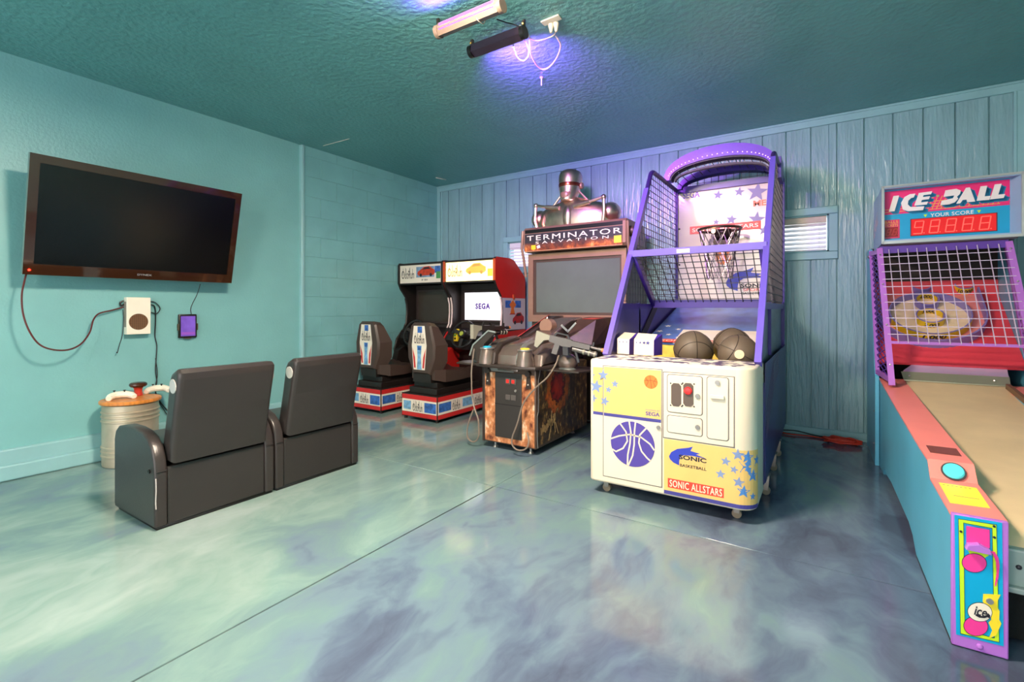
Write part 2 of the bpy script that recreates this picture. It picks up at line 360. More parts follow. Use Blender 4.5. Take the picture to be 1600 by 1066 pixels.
# ================================================================== ceiling fittings
WHITEM = mat('white_metal', (225,215,200), .4)
BLACKP = mat('black_plastic', (26,22,22), .38)
DARKM = mat('dark_bar_housing', (88,66,84), .35, metal=.3)
TANM = mat('cream_bar_housing', (120,102,88), .4)
UVE = mat('uv_lens', (120,60,255), .3, emit=(110,40,255), es=3)
BRASS = mat('brass_screw', (200,160,90), .3, metal=1)
def ceiling_lamp(x, y, es, label):
    t = thing('ceiling_lamp', label, 'lamp', (x, y, ZC), group='ceiling lamps')
    part(t, 'housing', MB().rbox(x-.34, x+.34, y-.13, y+.13, 2.69, 2.74, .008), WHITEM)
    part(t, 'diffuser', MB().rbox(x-.32, x+.32, y-.15, y+.15, 2.62, 2.70, .03, 3), mat('lamp_diffuser_%d' % es, (255,240,215), .4, emit=LAMPC, es=es), 'glowing warm diffuser')
    for s in (-1, 1): part(t, 'end_cap', MB().rbox(x+s*.33-.012, x+s*.33+.012, y-.15, y+.15, 2.62, 2.72, .004), WHITEM)
ceiling_lamp(-1.36, 1.22, LAMP, 'white ceiling lamp with a glowing warm diffuser, near the two light bars')
ceiling_lamp(-1.2, -1.5, LAMP_FILL, 'unseen white fill lamp added on the ceiling near the rear wall opening')  # fill lamp added out of view to brighten the machines and back wall
def uv_bar(x0, x1, y, sgn, m, label):
    t = thing('uv_light_bar', label, 'light', ((x0+x1)/2, y, ZC), group='light bars on the ceiling')
    a = math.radians(38)*1; zc = 2.668
    pr = [(y-.032*sgn, zc+.026), (y-.036*sgn, zc-.02), (y+.012*sgn, zc-.036), (y+.03*sgn, zc-.004), (y+.022*sgn, zc+.03)]
    part(t, 'housing', MB().prism(pr, 0, x0+.012, x1-.012, .004), m)
    part(t, 'lens', MB().hexa([(x0+.03,y+.022*sgn,zc-.012),(x1-.03,y+.022*sgn,zc-.012),(x1-.03,y+.028*sgn,zc-.012),(x0+.03,y+.028*sgn,zc-.012),
                               (x0+.03,y+.019*sgn,zc+.022),(x1-.03,y+.019*sgn,zc+.022),(x1-.03,y+.026*sgn,zc+.024),(x0+.03,y+.026*sgn,zc+.024)]), UVE)
    for xx in (x0, x1):
        part(t, 'end_cap', MB().cyl((xx-.012,y-.004*sgn,zc-.002), (xx+.012,y-.004*sgn,zc-.002), .036, n=16), BLACKP if m is DARKM else TANM)
        br = part(t, 'bracket', MB().box(xx-.008, xx+.008, y-.006, y+.006, zc+.02, ZC), BLACKP)
        part(br, 'screw', MB().ball((xx, y-.012*sgn, zc+.046), .009, 8), BRASS)
    return t
td = uv_bar(-1.80, -1.43, 2.325, 1, DARKM, 'purple-lit dark light bar below the tan bar, its cables looped over the ceiling')
t2 = uv_bar(-1.83, -1.40, 2.05, -1, TANM, 'cream-coloured light bar on the ceiling, shining purple on its far side')
part(t2, 'switch', MB().rbox(-1.70, -1.64, 2.075, 2.095, 2.675, 2.70, .006), DARKM)
CORDW = mat('white_cord', (205,190,172), .5)
q = lambda x, y, z=2.70: wz(x, y, z)
sp = []
mb = MB()
mb.tube(smooth_path([q(815,46,2.68), q(824,56), q(835,63), q(848,62), q(864,56), q(868,50,2.71)], 6), .0035, 6)
mb.tube(smooth_path([q(812,40), q(826,55,2.69), q(829,82,2.66), q(836,98,2.64), q(846,108,2.63), q(858,105,2.63), q(870,90,2.64), q(876,72,2.67), q(872,62,2.69), q(868,56,2.71)], 6), .0045, 6)
mb.tube(smooth_path([q(800,58,2.66), q(803,74,2.65), q(809,90,2.63), q(818,95,2.62), q(825,88,2.63), q(826,78,2.66), q(822,66,2.68), q(814,60,2.67)], 6), .0035, 6)
part(td, 'power_cable', mb, CORDW, 'pale looped cable')
mb = MB().tube(smooth_path([q(776,30,2.68), q(790,35,2.70), q(802,38,2.71), q(812,42,2.69)], 5), .003, 6)
part(td, 'link_cable', mb, BLACKP, 'short black cable')
mb = MB().tube(smooth_path([q(744,28,2.64), q(748,33,2.63), q(755,37,2.64), q(758,30,2.66), q(754,22,2.70)], 5), .003, 6)
part(t2, 'power_cable', mb, CORDW)
t = thing('ceiling_outlet', 'small white ceiling outlet with two plugs pushed in', 'outlet', tuple(q(862,32,ZC)))
a = q(848,37,2.735); b_ = q(875,26,2.735)
part(t, 'plate', MB().bar(a, b_, .045, .008), WHITEM)
for px, py in ((861,38), (869,36)):
    c = q(px, py, 2.728); part(t, 'plug', MB().lathe([(.016,0),(.016,-.012),(.011,-.03),(.007,-.05)], c, n=12), CORDW)
mb = MB(); c = q(846,121,ZC); mb.lathe([(.004,0),(.004,-.05),(.002,-.06)], c, n=8).lathe([(.012,0),(.012,-.005)], c, n=10)
solo('ceiling_screw', mb, WHITEM, 'lone screw sticking down out of the ceiling', 'screw', c)
mb = MB().bar(q(546,217,2.738), q(505,228,2.738), .004, .004); solo('ceiling_strip', mb, WHITEM, 'thin pale strip stuck on the ceiling above the block wall', 'strip')
mb = MB().bar(q(681,278,2.737), q(697,281,2.737), .012, .006); solo('ceiling_strip', mb, WHITEM, 'tiny pale strip on the ceiling close to the room corner', 'strip')

# ================================================================== television
GLOSSB = mat('glossy_brown_black', (58,32,18), .05, coat=1)
SCREEN = mat('dark_screen', (5,5,6), .22)
SILVER = mat('silver_print', (200,200,205), .3, metal=.6)
t = thing('wall_television', 'large black flat television tilted forward on the teal wall', 'television', (XL, 1.54, 1.70))
TVP = Pl((-4.225, .853, 1.315), (0,1,0), (.17,0,.738)); TW, TH = 1.27, .757
mb = MB(); P = TVP.p
out = [(0,0),(TW,0),(TW,TH),(0,TH)]; inn = [(.048,.070),(TW-.044,.070),(TW-.044,TH-.052),(.048,TH-.052)]
frame(mb, TVP, out, inn, -.03, .004)
fr = part(t, 'bezel', mb, GLOSSB, smooth=0)
part(t, 'screen', flat(MB(), TVP, inn, -.02, -.003), SCREEN, smooth=0)
mb = MB(); mb.loft([[P(.0,.0,-.03),P(TW,0,-.03),P(TW,TH,-.03),P(0,TH,-.03)], [P(.03,.03,-.05),P(TW-.03,.03,-.05),P(TW-.03,TH-.03,-.05),P(.03,TH-.03,-.05)]])
part(t, 'back_shell', mb, BLACKP, smooth=0)
mb = MB().box(XL, XL+.02, 1.30, 1.68, 1.55, 1.85)
wm = part(t, 'wall_mount', mb, BLACKP, smooth=0)
part(wm, 'mount_arm', MB().bar((XL+.01,1.49,1.72),P(.637,.40,-.045),.08,.05), BLACKP, smooth=0)
part(wm, 'mount_plate', MB().hexa([P(.45,.25,-.062),P(.83,.25,-.062),P(.83,.55,-.062),P(.45,.55,-.062),P(.45,.25,-.048),P(.83,.25,-.048),P(.83,.55,-.048),P(.45,.55,-.048)]), BLACKP, smooth=0)
part(t, 'power_light', MB().ball(P(.03,.03,.004), .007, 10), mat('red_led', (255,30,20), .3, emit=(255,20,10), es=14), 'glowing red power light')
text(t, 'DYNEX', SILVER, TVP, .60, .028, .69, .041, c=.0052, bold=.02)

# ================================================================== game console, tablet and cords on the wall
WHITEP = mat('white_plastic', (250,240,222), .4)
t = thing('game_console', 'white upright game console with a round dark vent on the teal wall', 'console', (XL, 1.505, .905))
part(t, 'body', MB().rbox(-4.395, -4.335, 1.43, 1.581, .905, 1.183, .004), WHITEP)
vp = Pl((-4.335, 1.503, .999), (0,1,0), (0,0,1))
vt = part(t, 'vent', flat(MB(), vp, ell(0,0,.061,n=40), 0, .001), mat('vent_brown', (112,76,48), .6), 'round brown-black vent')
mb = MB()
for k in range(-4, 5):
    for j in range(-4, 5):
        if k*k+j*j < 20: flat(mb, vp, ell(k*.0125,j*.0125,.0038,n=6), .0011, .0014)
part(vt, 'vent_holes', mb, mat('vent_hole', (70,46,30), .8), kind='stuff', smooth=0)
part(t, 'side_vent', MB().rbox(-4.385, -4.345, 1.4285, 1.432, .96, 1.15, .001), mat('grey_vent', (150,140,128), .6))
BLACKC = mat('black_cord', (34,34,34), .45)
REDC = mat('dark_red_cord', (92,36,34), .45)
sx = lambda x, y, X=-4.385: wx(x, y, X)
mb = MB().tube(smooth_path([sx(41,428,-4.26), sx(38,440,-4.25), sx(34,462,-4.24), sx(36,490,-4.23), sx(45,516,-4.22), sx(60,537,-4.22), sx(80,546,-4.22), sx(105,547,-4.24), sx(126,538,-4.27), sx(140,520,-4.31), sx(146,500,-4.34), sx(155,490,-4.36), sx(175,485,-4.37), sx(193,480,-4.375)], 6), .0055, 6)
solo('console_cord', mb, REDC, 'dark red cable sagging in a loop between television and game console', 'cable')
mb = MB().tube(smooth_path([sx(235,471), sx(243,473), sx(250,482), sx(245,490), sx(236,488)], 6), .0035, 6).tube(smooth_path([sx(236,476), sx(241,478), sx(243,487), sx(243,505), sx(242,525), sx(245,540), sx(244,560), sx(243,580), sx(245,596), sx(243,612), sx(250,628), sx(262,642)], 5), .0042, 6)
mb.tube(smooth_path([sx(243,560), sx(246,585), sx(243,605), sx(247,625), sx(262,650)], 5), .003, 5)
solo('power_cord', mb, BLACKC, 'black cord dropping from the console edge behind the leather seat', 'cable')
mb = MB().tube(smooth_path([sx(193,470), sx(188,473), sx(189,478), sx(194,476)], 4), .006, 6).tube(smooth_path([sx(192,484,-4.38), sx(193,500,-4.38), sx(191,525,-4.375), sx(187,538,-4.37), sx(184,550,-4.37)], 5), .0028, 6).ball(sx(183,551,-4.37), .006, 8)
solo('loose_cord', mb, BLACKC, 'short loose cord dangling below the white game console', 'cable')
t = thing('wall_tablet', 'small black-framed tablet with a purple screen on the teal wall', 'tablet', (XL, 1.853, .86))
part(t, 'case', MB().rbox(-4.395, -4.372, 1.787, 1.923, .858, 1.052, .008), BLACKP)
part(t, 'screen', MB().box(-4.372, -4.3712, 1.802, 1.909, .873, 1.036), mat('purple_screen', (112,84,170), .25, var=.2, vscale=14, emit=(100,60,170), es=.25), 'purple lit screen', smooth=0)
part(t, 'screen_band', MB().box(-4.3712, -4.3709, 1.805, 1.906, .885, .906), mat('purple_screen_band', (140,84,170), .25, emit=(130,60,170), es=.2), smooth=0)
mb = MB()
for y in (1.782, 1.922): mb.rbox(-4.392, -4.366, y, y+.006, .92, .975, .003)
mb.rbox(-4.392, -4.366, 1.83, 1.88, .852, .859, .003)
part(t, 'holder_clip', mb, mat('brown_clip', (88,70,50), .5))
mb = MB().tube(smooth_path([sx(313,444,-4.30), sx(308,460,-4.34), sx(301,474,-4.38), sx(298,483,-4.38), sx(299,491,-4.38)], 5), .003, 6)
solo('tablet_cord', mb, BLACKC, 'thin black cord running up from the wall tablet to the television', 'cable')

# ================================================================== galvanised drum with a wooden lid and what lies on it
DC = (-4.17, 1.40); GALV = mat('galvanised_steel', (196,182,160), .42, metal=.55, var=.12, vscale=9)
t = thing('metal_drum', 'ribbed galvanised drum with an orange wooden lid against the teal wall', 'drum', (DC[0], DC[1], 0))
pr = [(.155,0),(.160,.004),(.162,.012),(.162,.06)]
for z0 in (.075, .105, .135): pr += [(.162,z0-.008),(.1680,z0-.004),(.1680,z0+.004),(.162,z0+.008)]
for z0 in (.315, .345, .375): pr += [(.162,z0-.008),(.1680,z0-.004),(.1680,z0+.004),(.162,z0+.008)]
pr += [(.162,.425),(.150,.43),(0,.43)]
part(t, 'body', MB().lathe(pr, (DC[0],DC[1],0), n=48), GALV)
mb = MB()
for z0 in (.075, .105, .135, .315, .345, .375): mb.lathe([(.1652,z0-.0025),(.1668,z0),(.1652,z0+.0025)], (DC[0],DC[1],0), n=48)
part(t, 'rib_highlight', mb, mat('worn_rib', (236,222,196), .4, metal=.3)) if False else None
part(t, 'lid', MB().lathe([(0,.43),(.172,.43),(.178,.436),(.178,.450),(.172,.456),(0,.456)], (DC[0],DC[1],0), n=48), mat('orange_wood', (214,132,58), .35, var=.18, vscale=14, stretch=(1,6,1)), 'orange varnished wooden lid')
def pad(c, ang, label, red=False):
    c = V(c); u = V((math.cos(ang), math.sin(ang), 0)); v = V((-u.y, u.x, 0))
    t = thing('game_controller', label, 'controller', tuple(c), group='game controllers on the drum lid')
    w = lambda a, b, z: c+u*a+v*b+V((0,0,z))
    mb = MB().tube(smooth_path([w(-.070,-.045,.016), w(-.060,-.012,.023), w(-.032,.014,.030), w(0,.018,.031), w(.032,.014,.030), w(.060,-.012,.023), w(.070,-.045,.016)], 5), [.015]*1+[.020]*4+[.023]*6+[.024]*10+[.023]*5+[.020]*4+[.015], 10)
    part(t, 'body', mb, WHITEP)
    mb = MB()
    for a, b in ((-.035,.02), (.02,.004)):
        part(t, 'thumbstick', MB().cyl(w(a,b,.05), w(a,b,.058), .004, n=8).lathe([(.007,.058),(.0085,.061),(.007,.064),(0,.064)], w(a,b,0), n=10), BLACKP)
    if red: part(t, 'shell_trim', MB().tube(smooth_path([w(-.02,.03,.028), w(.02,.034,.03), w(.06,.012,.026)], 4), .009, 8), mat('red_plastic', (206,60,44), .35), 'red trim')
    return t
cd = math.atan2(-DC[1], -DC[0])
a0 = wz(189,624,.456); a1 = wz(238,616,.456)
pad((a0.x, a0.y, .456), cd+PI/2+.1, 'white game controller nearest the drum rim, beside the red knob stand')
pad((a1.x-.045, a1.y+.055, .456), cd+PI/2-.15, 'white and red game controller behind the red knob stand', True)
c = wz(216,618,.456); t = thing('knob_stand', 'red stand topped by a glossy brown knob on the drum lid', 'ornament', (c.x,c.y,.456))
part(t, 'stem', MB().lathe([(.028,0),(.030,.004),(.024,.03),(.026,.05),(.032,.062),(0,.064)], (c.x,c.y,.456), n=20), mat('red_plastic', (206,60,44), .35))
part(t, 'knob', MB().lathe([(.025,.062),(.048,.066),(.055,.076),(.054,.088),(.044,.096),(.026,.093),(.010,.098),(0,.098)], (c.x,c.y,.456), n=24), mat('brown_gloss', (70,38,22), .18), 'glossy brown knob')

# ================================================================== two leather theatre seats
LEATH = mat('black_leather', (50,44,43), .32, bump=.06, bscale=160, var=.05, vscale=5)
LEATHD = mat('black_leather_base', (46,41,40), .40, bump=.05, bscale=160, var=.05, vscale=5)
SPK = mat('silver_speaker', (196,192,188), .4, bump=.3, bscale=300)
def theatre_seat(y0, y1, label, extra=False):
    xb, xf = -2.755, -3.275; aw = .056
    t = thing('theatre_seat', label, 'seat', ((xb+xf)/2, (y0+y1)/2, 0), group='black theatre seats facing the television')
    prof = [(xf+.012,.012),(xf,.03),(xf,.385),(xf+.018,.432),(xf+.06,.462),(xf+.15,.478),(xf+.27,.480),(xf+.37,.470),(xf+.43,.448),(xf+.478,.405),(xf+.508,.345),(xb,.27),(xb,.02),(xb-.01,.012)]
    for a, b in ((y0, y0+aw), (y1-aw, y1)):
        ar = part(t, 'armrest', MB().prism(prof, 1, a, b, .012, 3), LEATH)
        part(ar, 'seam', MB().tube([(xb+.0015,a+.006,.29),(xb+.0015,b-.006,.292)], .0022, 5), LEATHD)
    if extra:
        a = wy(258,745,y0); part(t, 'worn_seam', MB().tube(smooth_path([(xb-.001,y0+.004,.26),(xb+.0005,y0+.005,.2),(xb-.002,y0+.004,.15),(xb,y0+.005,.11)],3), .0028, 5), mat('split_leather', (190,182,178), .6), 'pale split in the leather')
        part(t, 'glide', MB().cyl((xb-.06,y0-.006,.288), (xb-.06,y0+.004,.288), .010, n=12), mat('dark_knob', (20,18,18), .2))
    part(t, 'back_panel', MB().rbox(xf+.06, xb-.006, y0+aw, y1-aw, .015, .305, .01), LEATHD)
    part(t, 'plinth', MB().box(xf+.03, xb-.012, y0+.012, y1-.012, 0, .018), BLACKP)
    part(t, 'seat_cushion', MB().rbox(xf-.0, -2.86, y0+aw+.003, y1-aw-.003, .30, .395, .03, 3), LEATH)
    # reclined backrest: rounded slab, leaning into the room
    ya, yb = y0+aw+.006, y1-aw+.004
    prof = [(-2.742,.318),(-2.728,.40),(-2.690,.58),(-2.650,.745),(-2.648,.778),(-2.668,.797),(-2.70,.797),(-2.745,.775),(-2.768,.74),(-2.80,.58),(-2.845,.40),(-2.862,.34),(-2.84,.318)]
    bk = part(t, 'backrest', MB().prism(prof, 1, ya, yb, .026, 4), LEATH)
    sp = Pl((-2.712, ya, .712), (1,0,.28), (-.28,0,1)) ; sp.n = V((0,-1,0))
    s = part(bk, 'speaker', flat(MB(), sp, ell(0,0,.033,.036,n=28), 0, .004), SPK, 'round silver speaker disc')
    part(bk, 'speaker', flat(MB(), Pl((-2.712,yb,.712),(1,0,.28),(-.28,0,1)), ell(0,0,.033,.036,n=28), -.001, -.004) if False else MB().cyl((-2.712,yb,.712),(-2.712,yb+.004,.712),.033,n=28), SPK, 'round silver speaker disc')
    return t
theatre_seat(1.022, 1.634, 'black leather theatre seat whose outer arm stands before the metal drum', True)
theatre_seat(1.642, 2.254, 'black leather theatre seat of the pair, the one towards the racing machines')

# ================================================================== two sit-down racing machines
RED = mat('racing_red', (196,34,30), .32, var=.05)
REDB = mat('racing_red_band', (206,44,44), .4)
OFFW = mat('print_white', (240,228,212), .45)
BLK = mat('cabinet_black', (34,27,25), .42, bump=.05, bscale=200)
BLK2 = mat('recess_black', (44,35,32), .5)
TMOLD = mat('white_edge_moulding', (228,206,196), .35)
INK = mat('ink_black', (30,28,40), .5)
INKB = mat('ink_blue', (58,104,178), .5, var=.45, vscale=26)
INKB2 = mat('ink_pale_blue', (120,170,210), .5, var=.35, vscale=30)
GREYW = mat('poster_grey', (198,190,188), .45)
SEATM = mat('seat_shell', (72,56,50), .40, bump=.05, bscale=150)
DSCR = mat('dead_screen', (62,55,48), .16)
GREEN = mat('sticker_green', (74,150,84), .5)
YEL = mat('sticker_yellow', (246,216,44), .5)
ORANGE = mat('print_orange', (226,120,44), .5)
def skyline(par, pl, a0, b0, a1, b1, m=None):
    # the tall condensed logo lettering with its skyline spires
    m = m or INK; h = b1-b0; w_ = a1-a0
    text(par, 'OutRun', m, pl, a0, b0, a1, b0+h*.72)
    mb = MB()
    for f, t in ((.05,.62),(.12,.95),(.30,.98),(.36,.9),(.62,.9),(.66,1.0),(.86,.86)): rect(mb, pl, a0+w_*f, b0+h*.3, a0+w_*(f+.018), b0+h*t)
    part(par, 'logo_spires', mb, m, kind='stuff', smooth=0)
def car_print(par, pl, a0, b0, a1, b1, body, dark):
    w_, h = a1-a0, b1-b0; Q = lambda pts: [(a0+w_*x, b0+h*y) for x, y in pts]
    c = part(par, 'car_print', flat(MB(), pl, Q([(.02,.30),(.06,.50),(.22,.66),(.40,.92),(.70,.95),(.86,.72),(.98,.60),(.99,.28),(.90,.12),(.10,.12)]), .0012, .0018), body, smooth=0)
    part(c, 'car_glass', flat(MB(), pl, Q([(.30,.66),(.43,.86),(.66,.88),(.76,.70)]), .0018, .0022), dark, smooth=0)
    for x in (.22, .78): part(c, 'car_wheel', flat(MB(), pl, ell(a0+w_*x, b0+h*.16, h*.15, n=16), .0018, .0024), dark, smooth=0)
def racing_machine(x0, x1, cx, lit, label):
    yf, yb = 4.165, 4.77; th = .03; xc = (x0+x1)/2
    t = thing('racing_machine', label, 'arcade machine', (xc, 4.1, 0), group='sit-down racing machines')
    prof = [(yf,1.40),(yf,1.625),(yf+.02,1.65),(4.44,1.652),(4.53,1.635),(4.75,1.47),(4.77,1.43),(4.77,.03),(4.18,.03),(4.18,.30),(4.12,.42),(4.10,.60),(4.14,.72),(4.23,.82),(4.295,.92),(4.31,1.05),(4.305,1.15),(4.285,1.23),(4.20,1.33)]
    for k, a in enumerate((x0, x1-th)):
        s = part(t, 'side_panel', MB().prism(prof, 0, a, a+th, .004), BLK if not lit else BLK, 'black side panel')
        if lit:   # the red upper skin
            xo = a-.0015 if k == 0 else a+th; xi = xo+.0016
            up = [(yf-.001,1.40),(yf-.001,1.627),(yf+.02,1.652),(4.44,1.654),(4.53,1.637),(4.75,1.472),(4.771,1.43),(4.771,1.215),(4.29,1.215),(4.285,1.235),(4.20,1.335)]
            part(s, 'red_skin', MB().prism(up, 0, xo, xi), RED, 'glossy red skin', smooth=0)
            lo = [(4.30,.84),(4.771,.86),(4.771,.45),(4.11,.45),(4.102,.60),(4.14,.72),(4.23,.82)]
            part(s, 'red_skin', MB().prism(lo, 0, xo, xi), RED, smooth=0)
            fs = part(s, 'front_edge', MB().box(a-.001, a+th+.001, yf-.0025, yf, 1.40, 1.63), mat('orange_edge', (206,84,40), .4), smooth=0)  # red edge turned orange: marquee glow put into the colour
        ed = [(4.2875,1.225),(4.309,1.15),(4.3135,1.05),(4.299,.92),(4.27,.875)]
        xm = a+th/2
        part(s, 'edge_moulding', MB().tube([(xm,y-.008,z) for y, z in ed], .0095, 6), TMOLD if (lit or k == 1) else BLK)
        part(s, 'edge_moulding', MB().tube([(xm,y-.004,z) for y, z in ((4.23,.83),(4.14,.73),(4.10,.61),(4.12,.43))], .009, 6), RED if lit else BLK, smooth=35)
    # marquee
    mq = part(t, 'marquee_box', MB().box(x0+th, x1-th, yf+.012, 4.50, 1.385, 1.635).box(x0+th, x1-th, yf, yf+.015, 1.618, 1.64).box(x0+th, x1-th, yf, yf+.015, 1.385, 1.402), BLK, smooth=0)
    pl = Pl((x0+th, yf+.010, 1.402), (1,0,0), (0,0,1)); W = x1-x0-2*th; Hm = .216
    lm = mat('lit_marquee', (255,236,180), .4, emit=(255,226,150), es=MARQ) if lit else OFFW
    fc = part(mq, 'marquee_face', rect(MB(), pl, .004, 0, W-.004, Hm, -.004, 0), lm, 'glowing yellow-white marquee' if lit else 'cream marquee with a red car', smooth=0)
    ik = mat('lit_ink', (150,104,60), .5, emit=(170,120,60), es=.15) if lit else INK
    skyline(mq, pl, .03, .055, .24, .19, ik)
    cb = mat('lit_car', (244,200,96), .5, emit=(236,160,40), es=.3) if lit else mat('car_red', (196,62,34), .4, var=.3, vscale=30)
    if not lit: part(mq, 'marquee_print', rect(MB(), pl, .275, .065, .56, .19), mat('marquee_sea', (120,150,180), .5, var=.3, vscale=22), smooth=0)
    car_print(mq, pl, .285, .07, .57, .20, cb, mat('lit_glass', (226,180,90), .5, emit=(170,110,40), es=.15) if lit else INK)
    gx = part(mq, 'sticker', rect(MB(), pl, .59, .045, .655, .125, .0012, .002), mat('lit_sticker', (240,220,90), .5, emit=(226,200,50), es=.25) if lit else GREEN, smooth=0)
    if not lit:
        part(mq, 'marquee_print', rect(MB(), pl, .565, .11, W-.01, .19), INKB, smooth=0)
        text(mq, 'SP  SDX', INK, pl, .36, .025, .46, .043, bold=.02)
    # recess, monitor and dashboard
    part(t, 'hood', MB().hexa([(x0+th,yf+.02,1.385),(x1-th,yf+.02,1.385),(x1-th,4.52,1.385),(x0+th,4.52,1.385),(x0+th,yf+.03,1.392),(x1-th,yf+.03,1.392),(x1-th,4.52,1.392),(x0+th,4.52,1.392)]), BLK2, smooth=0)
    sp = Pl((xc, 4.475, .86), (1,0,0), (0,-.16 if False else .0,1))
    part(t, 'monitor_bezel', MB().box(x0+th, x1-th, 4.455, 4.49, .80, 1.39), BLK2, smooth=0)
    mp = Pl((xc, 4.455, 1.125), (1,0,0), (0,0,1))
    sw, sh = (.262, .158) if lit else (.275, .185)
    mo = part(t, 'monitor', MB().rbox(xc-sw-.03, xc+sw+.03, 4.435, 4.457, 1.125-sh-.03, 1.125+sh+.03, .008), mat('monitor_frame', (58,46,44), .4))
    sp = Pl((xc, 4.434, 1.125), (1,0,0), (0,0,1))
    if lit:
        part(mo, 'screen', rect(MB(), sp, -sw, -sh, sw, sh, -.002, 0), mat('white_screen', (255,250,255), .3, emit=(255,246,255), es=SCRN), 'white lit screen', smooth=0)
        lt = text(mo, 'SEGA', mat('screen_ink', (84,52,140), .5, emit=(90,56,150), es=.12), sp, -.105, -.034, .105, .034, c=.002, bold=.055, sp=1.15)
    else:
        part(mo, 'screen', rect(MB(), sp, -sw, -sh, sw, sh, -.002, 0), DSCR, 'dark dead screen', smooth=0)
    db = part(t, 'dashboard', MB().prism([(4.46,.87),(4.40,.87),(4.20,.80),(4.17,.74),(4.19,.64),(4.25,.60),(4.46,.60)], 0, x0+th, x1-th), mat('dash_black', (30,26,26), .35))
    wc = V((xc-.03, 4.11, .815)); n_ = V((0,-1,.42)).normalized(); u_ = V((1,0,0)); v_ = n_.cross(u_)
    wh = part(t, 'steering_wheel', MB().tube([wc+(u_*math.cos(2*PI*k/28)+v_*math.sin(2*PI*k/28))*.15 for k in range(28)], .014, 8, True), mat('wheel_rim', (40,36,36), .25))
    mb = MB()
    for a in (PI/2+PI, PI/6-.2, PI-PI/6+.2): mb.bar(wc, wc+(u_*math.cos(a)+v_*math.sin(a))*.148, .035, .012, n_)
    part(wh, 'spokes', mb, mat('wheel_spoke', (70,64,62), .3, metal=.5), kind='stuff')
    part(wh, 'hub', MB().cyl(wc+n_*.002, wc+n_*.03, .05, .044, 20), BLK)
    part(wh, 'hub_badge', MB().cyl(wc+n_*.03, wc+n_*.033, .026, n=16), mat('badge_green', (176,190,70), .4), 'round yellow-green badge')
    part(wh, 'column', MB().cyl(wc, wc-n_*.12, .035, n=14), BLK)
    sb = part(t, 'start_panel', MB().rbox(xc-.20, xc-.145, 4.15, 4.20, .73, .87, .01), YEL if lit else BLK)
    for k, z in enumerate((.765, .80, .835)): part(sb, 'button', MB().cyl((xc-.172,4.151,z),(xc-.172,4.142,z),.011,n=12), [BLK, GREEN, INKB2][k] if lit else INK)
    part(t, 'pedal_box', MB().box(x0+th, x1-th, 4.30, 4.76, .04, .62), BLK, smooth=0)
    # sloping consoles beside the legs, red cheek on the lit one
    part(t, 'side_cheek', MB().prism([(4.30,.30),(4.30,.62),(4.16,.66),(4.06,.60),(4.02,.48),(4.02,.30)], 0, x0+.05, x0+.13, .006), RED if lit else BLK, smooth=35)
    # base with printed stripes
    bx0, bx1, by0, by1 = cx-.2375, cx+.2375, 3.44, 4.20
    b = part(t, 'seat_base', MB().rbox(bx0, bx1, by0, by1, .028, .257, .006), BLK)
    for pl, L in ((Pl((bx0,by0,0),(1,0,0),(0,0,1)), .475), (Pl((bx1,by0,0),(0,1,0),(0,0,1)), .76)):
        part(b, 'printed_stripe', rect(MB(), pl, .008, .204, L-.008, .249), REDB, smooth=0)
        part(b, 'printed_stripe', rect(MB(), pl, .008, .078, L-.008, .203), OFFW, smooth=0)
        part(b, 'printed_stripe', rect(MB(), pl, .008, .036, L-.008, .076), REDB, smooth=0)
        rep = 1 if L < .5 else 2
        for k in range(rep):
            o = k*.36 if L > .5 else 0
            if L < .5:
                part(b, 'sky_print', rect(MB(), pl, .03, .10, .13, .185, .0013, .002), INKB2, smooth=0); part(b, 'sky_print', rect(MB(), pl, .31, .09, .46, .185, .0013, .002), INKB, smooth=0)
                skyline(b, Pl(pl.p(0,0,.001),pl.u,pl.v), .155, .09, .285, .195)
            else:
                part(b, 'sky_print', rect(MB(), pl, .02+o, .10, .20+o, .185, .0013, .002), INKB if k == 0 else INKB2, smooth=0)
                skyline(b, Pl(pl.p(0,0,.001),pl.u,pl.v), .22+o, .09, .34+o, .195)
    for xx in (bx0+.03, bx1-.03):
        for yy in (by0+.03, by1-.1): part(b, 'foot', MB().cyl((xx,yy,0),(xx,yy,.03),.016,n=12), BLK)
    part(t, 'seat_rail', MB().rbox(cx-.18, cx+.185, 3.49, 4.17, .257, .315, .006), BLK)
    part(t, 'seat_rail', MB().rbox(cx-.155, cx+.155, 3.53, 4.12, .315, .372, .006), BLK)
    # bucket seat: shell lofted from the narrow rear plate to the wide winged front
    def rg(y, pts): return [V((cx+a*s, y+dy, z)) for s, seq in ((1, pts), (-1, pts[::-1])) for a, z, dy in seq]
    A = [(.085,.952,0),(.118,.925,0),(.165,.735,0),(.158,.62,0),(.095,.472,0)]
    B = [(.095,.962,0),(.130,.93,0),(.185,.735,0),(.178,.61,0),(.11,.455,0)]
    C_ = [(.085,.95,-.02),(.130,.91,-.01),(.226,.745,.02),(.222,.58,.02),(.15,.435,-.01)]
    D = [(.06,.91,-.03),(.10,.86,-.02),(.17,.72,0),(.165,.58,0),(.13,.46,0)]
    st = part(t, 'seat', MB().loft([rg(3.455,A), rg(3.475,B), rg(3.585,C_), rg(3.60,D)]), SEATM, smooth=24)
    part(st, 'seat_cushion', MB().loft([[V((cx+sx_*w_, y, z)) for sx_, z in ((-1,zb),(1,zb),(1,zt),(.6,zt-.03),(-.6,zt-.03),(-1,zt))] for y, w_, zb, zt in ((3.50,.15,.40,.50),(3.60,.205,.375,.50),(3.80,.215,.375,.47),(4.02,.20,.38,.50),(4.07,.17,.40,.485))]), SEATM, smooth=24)
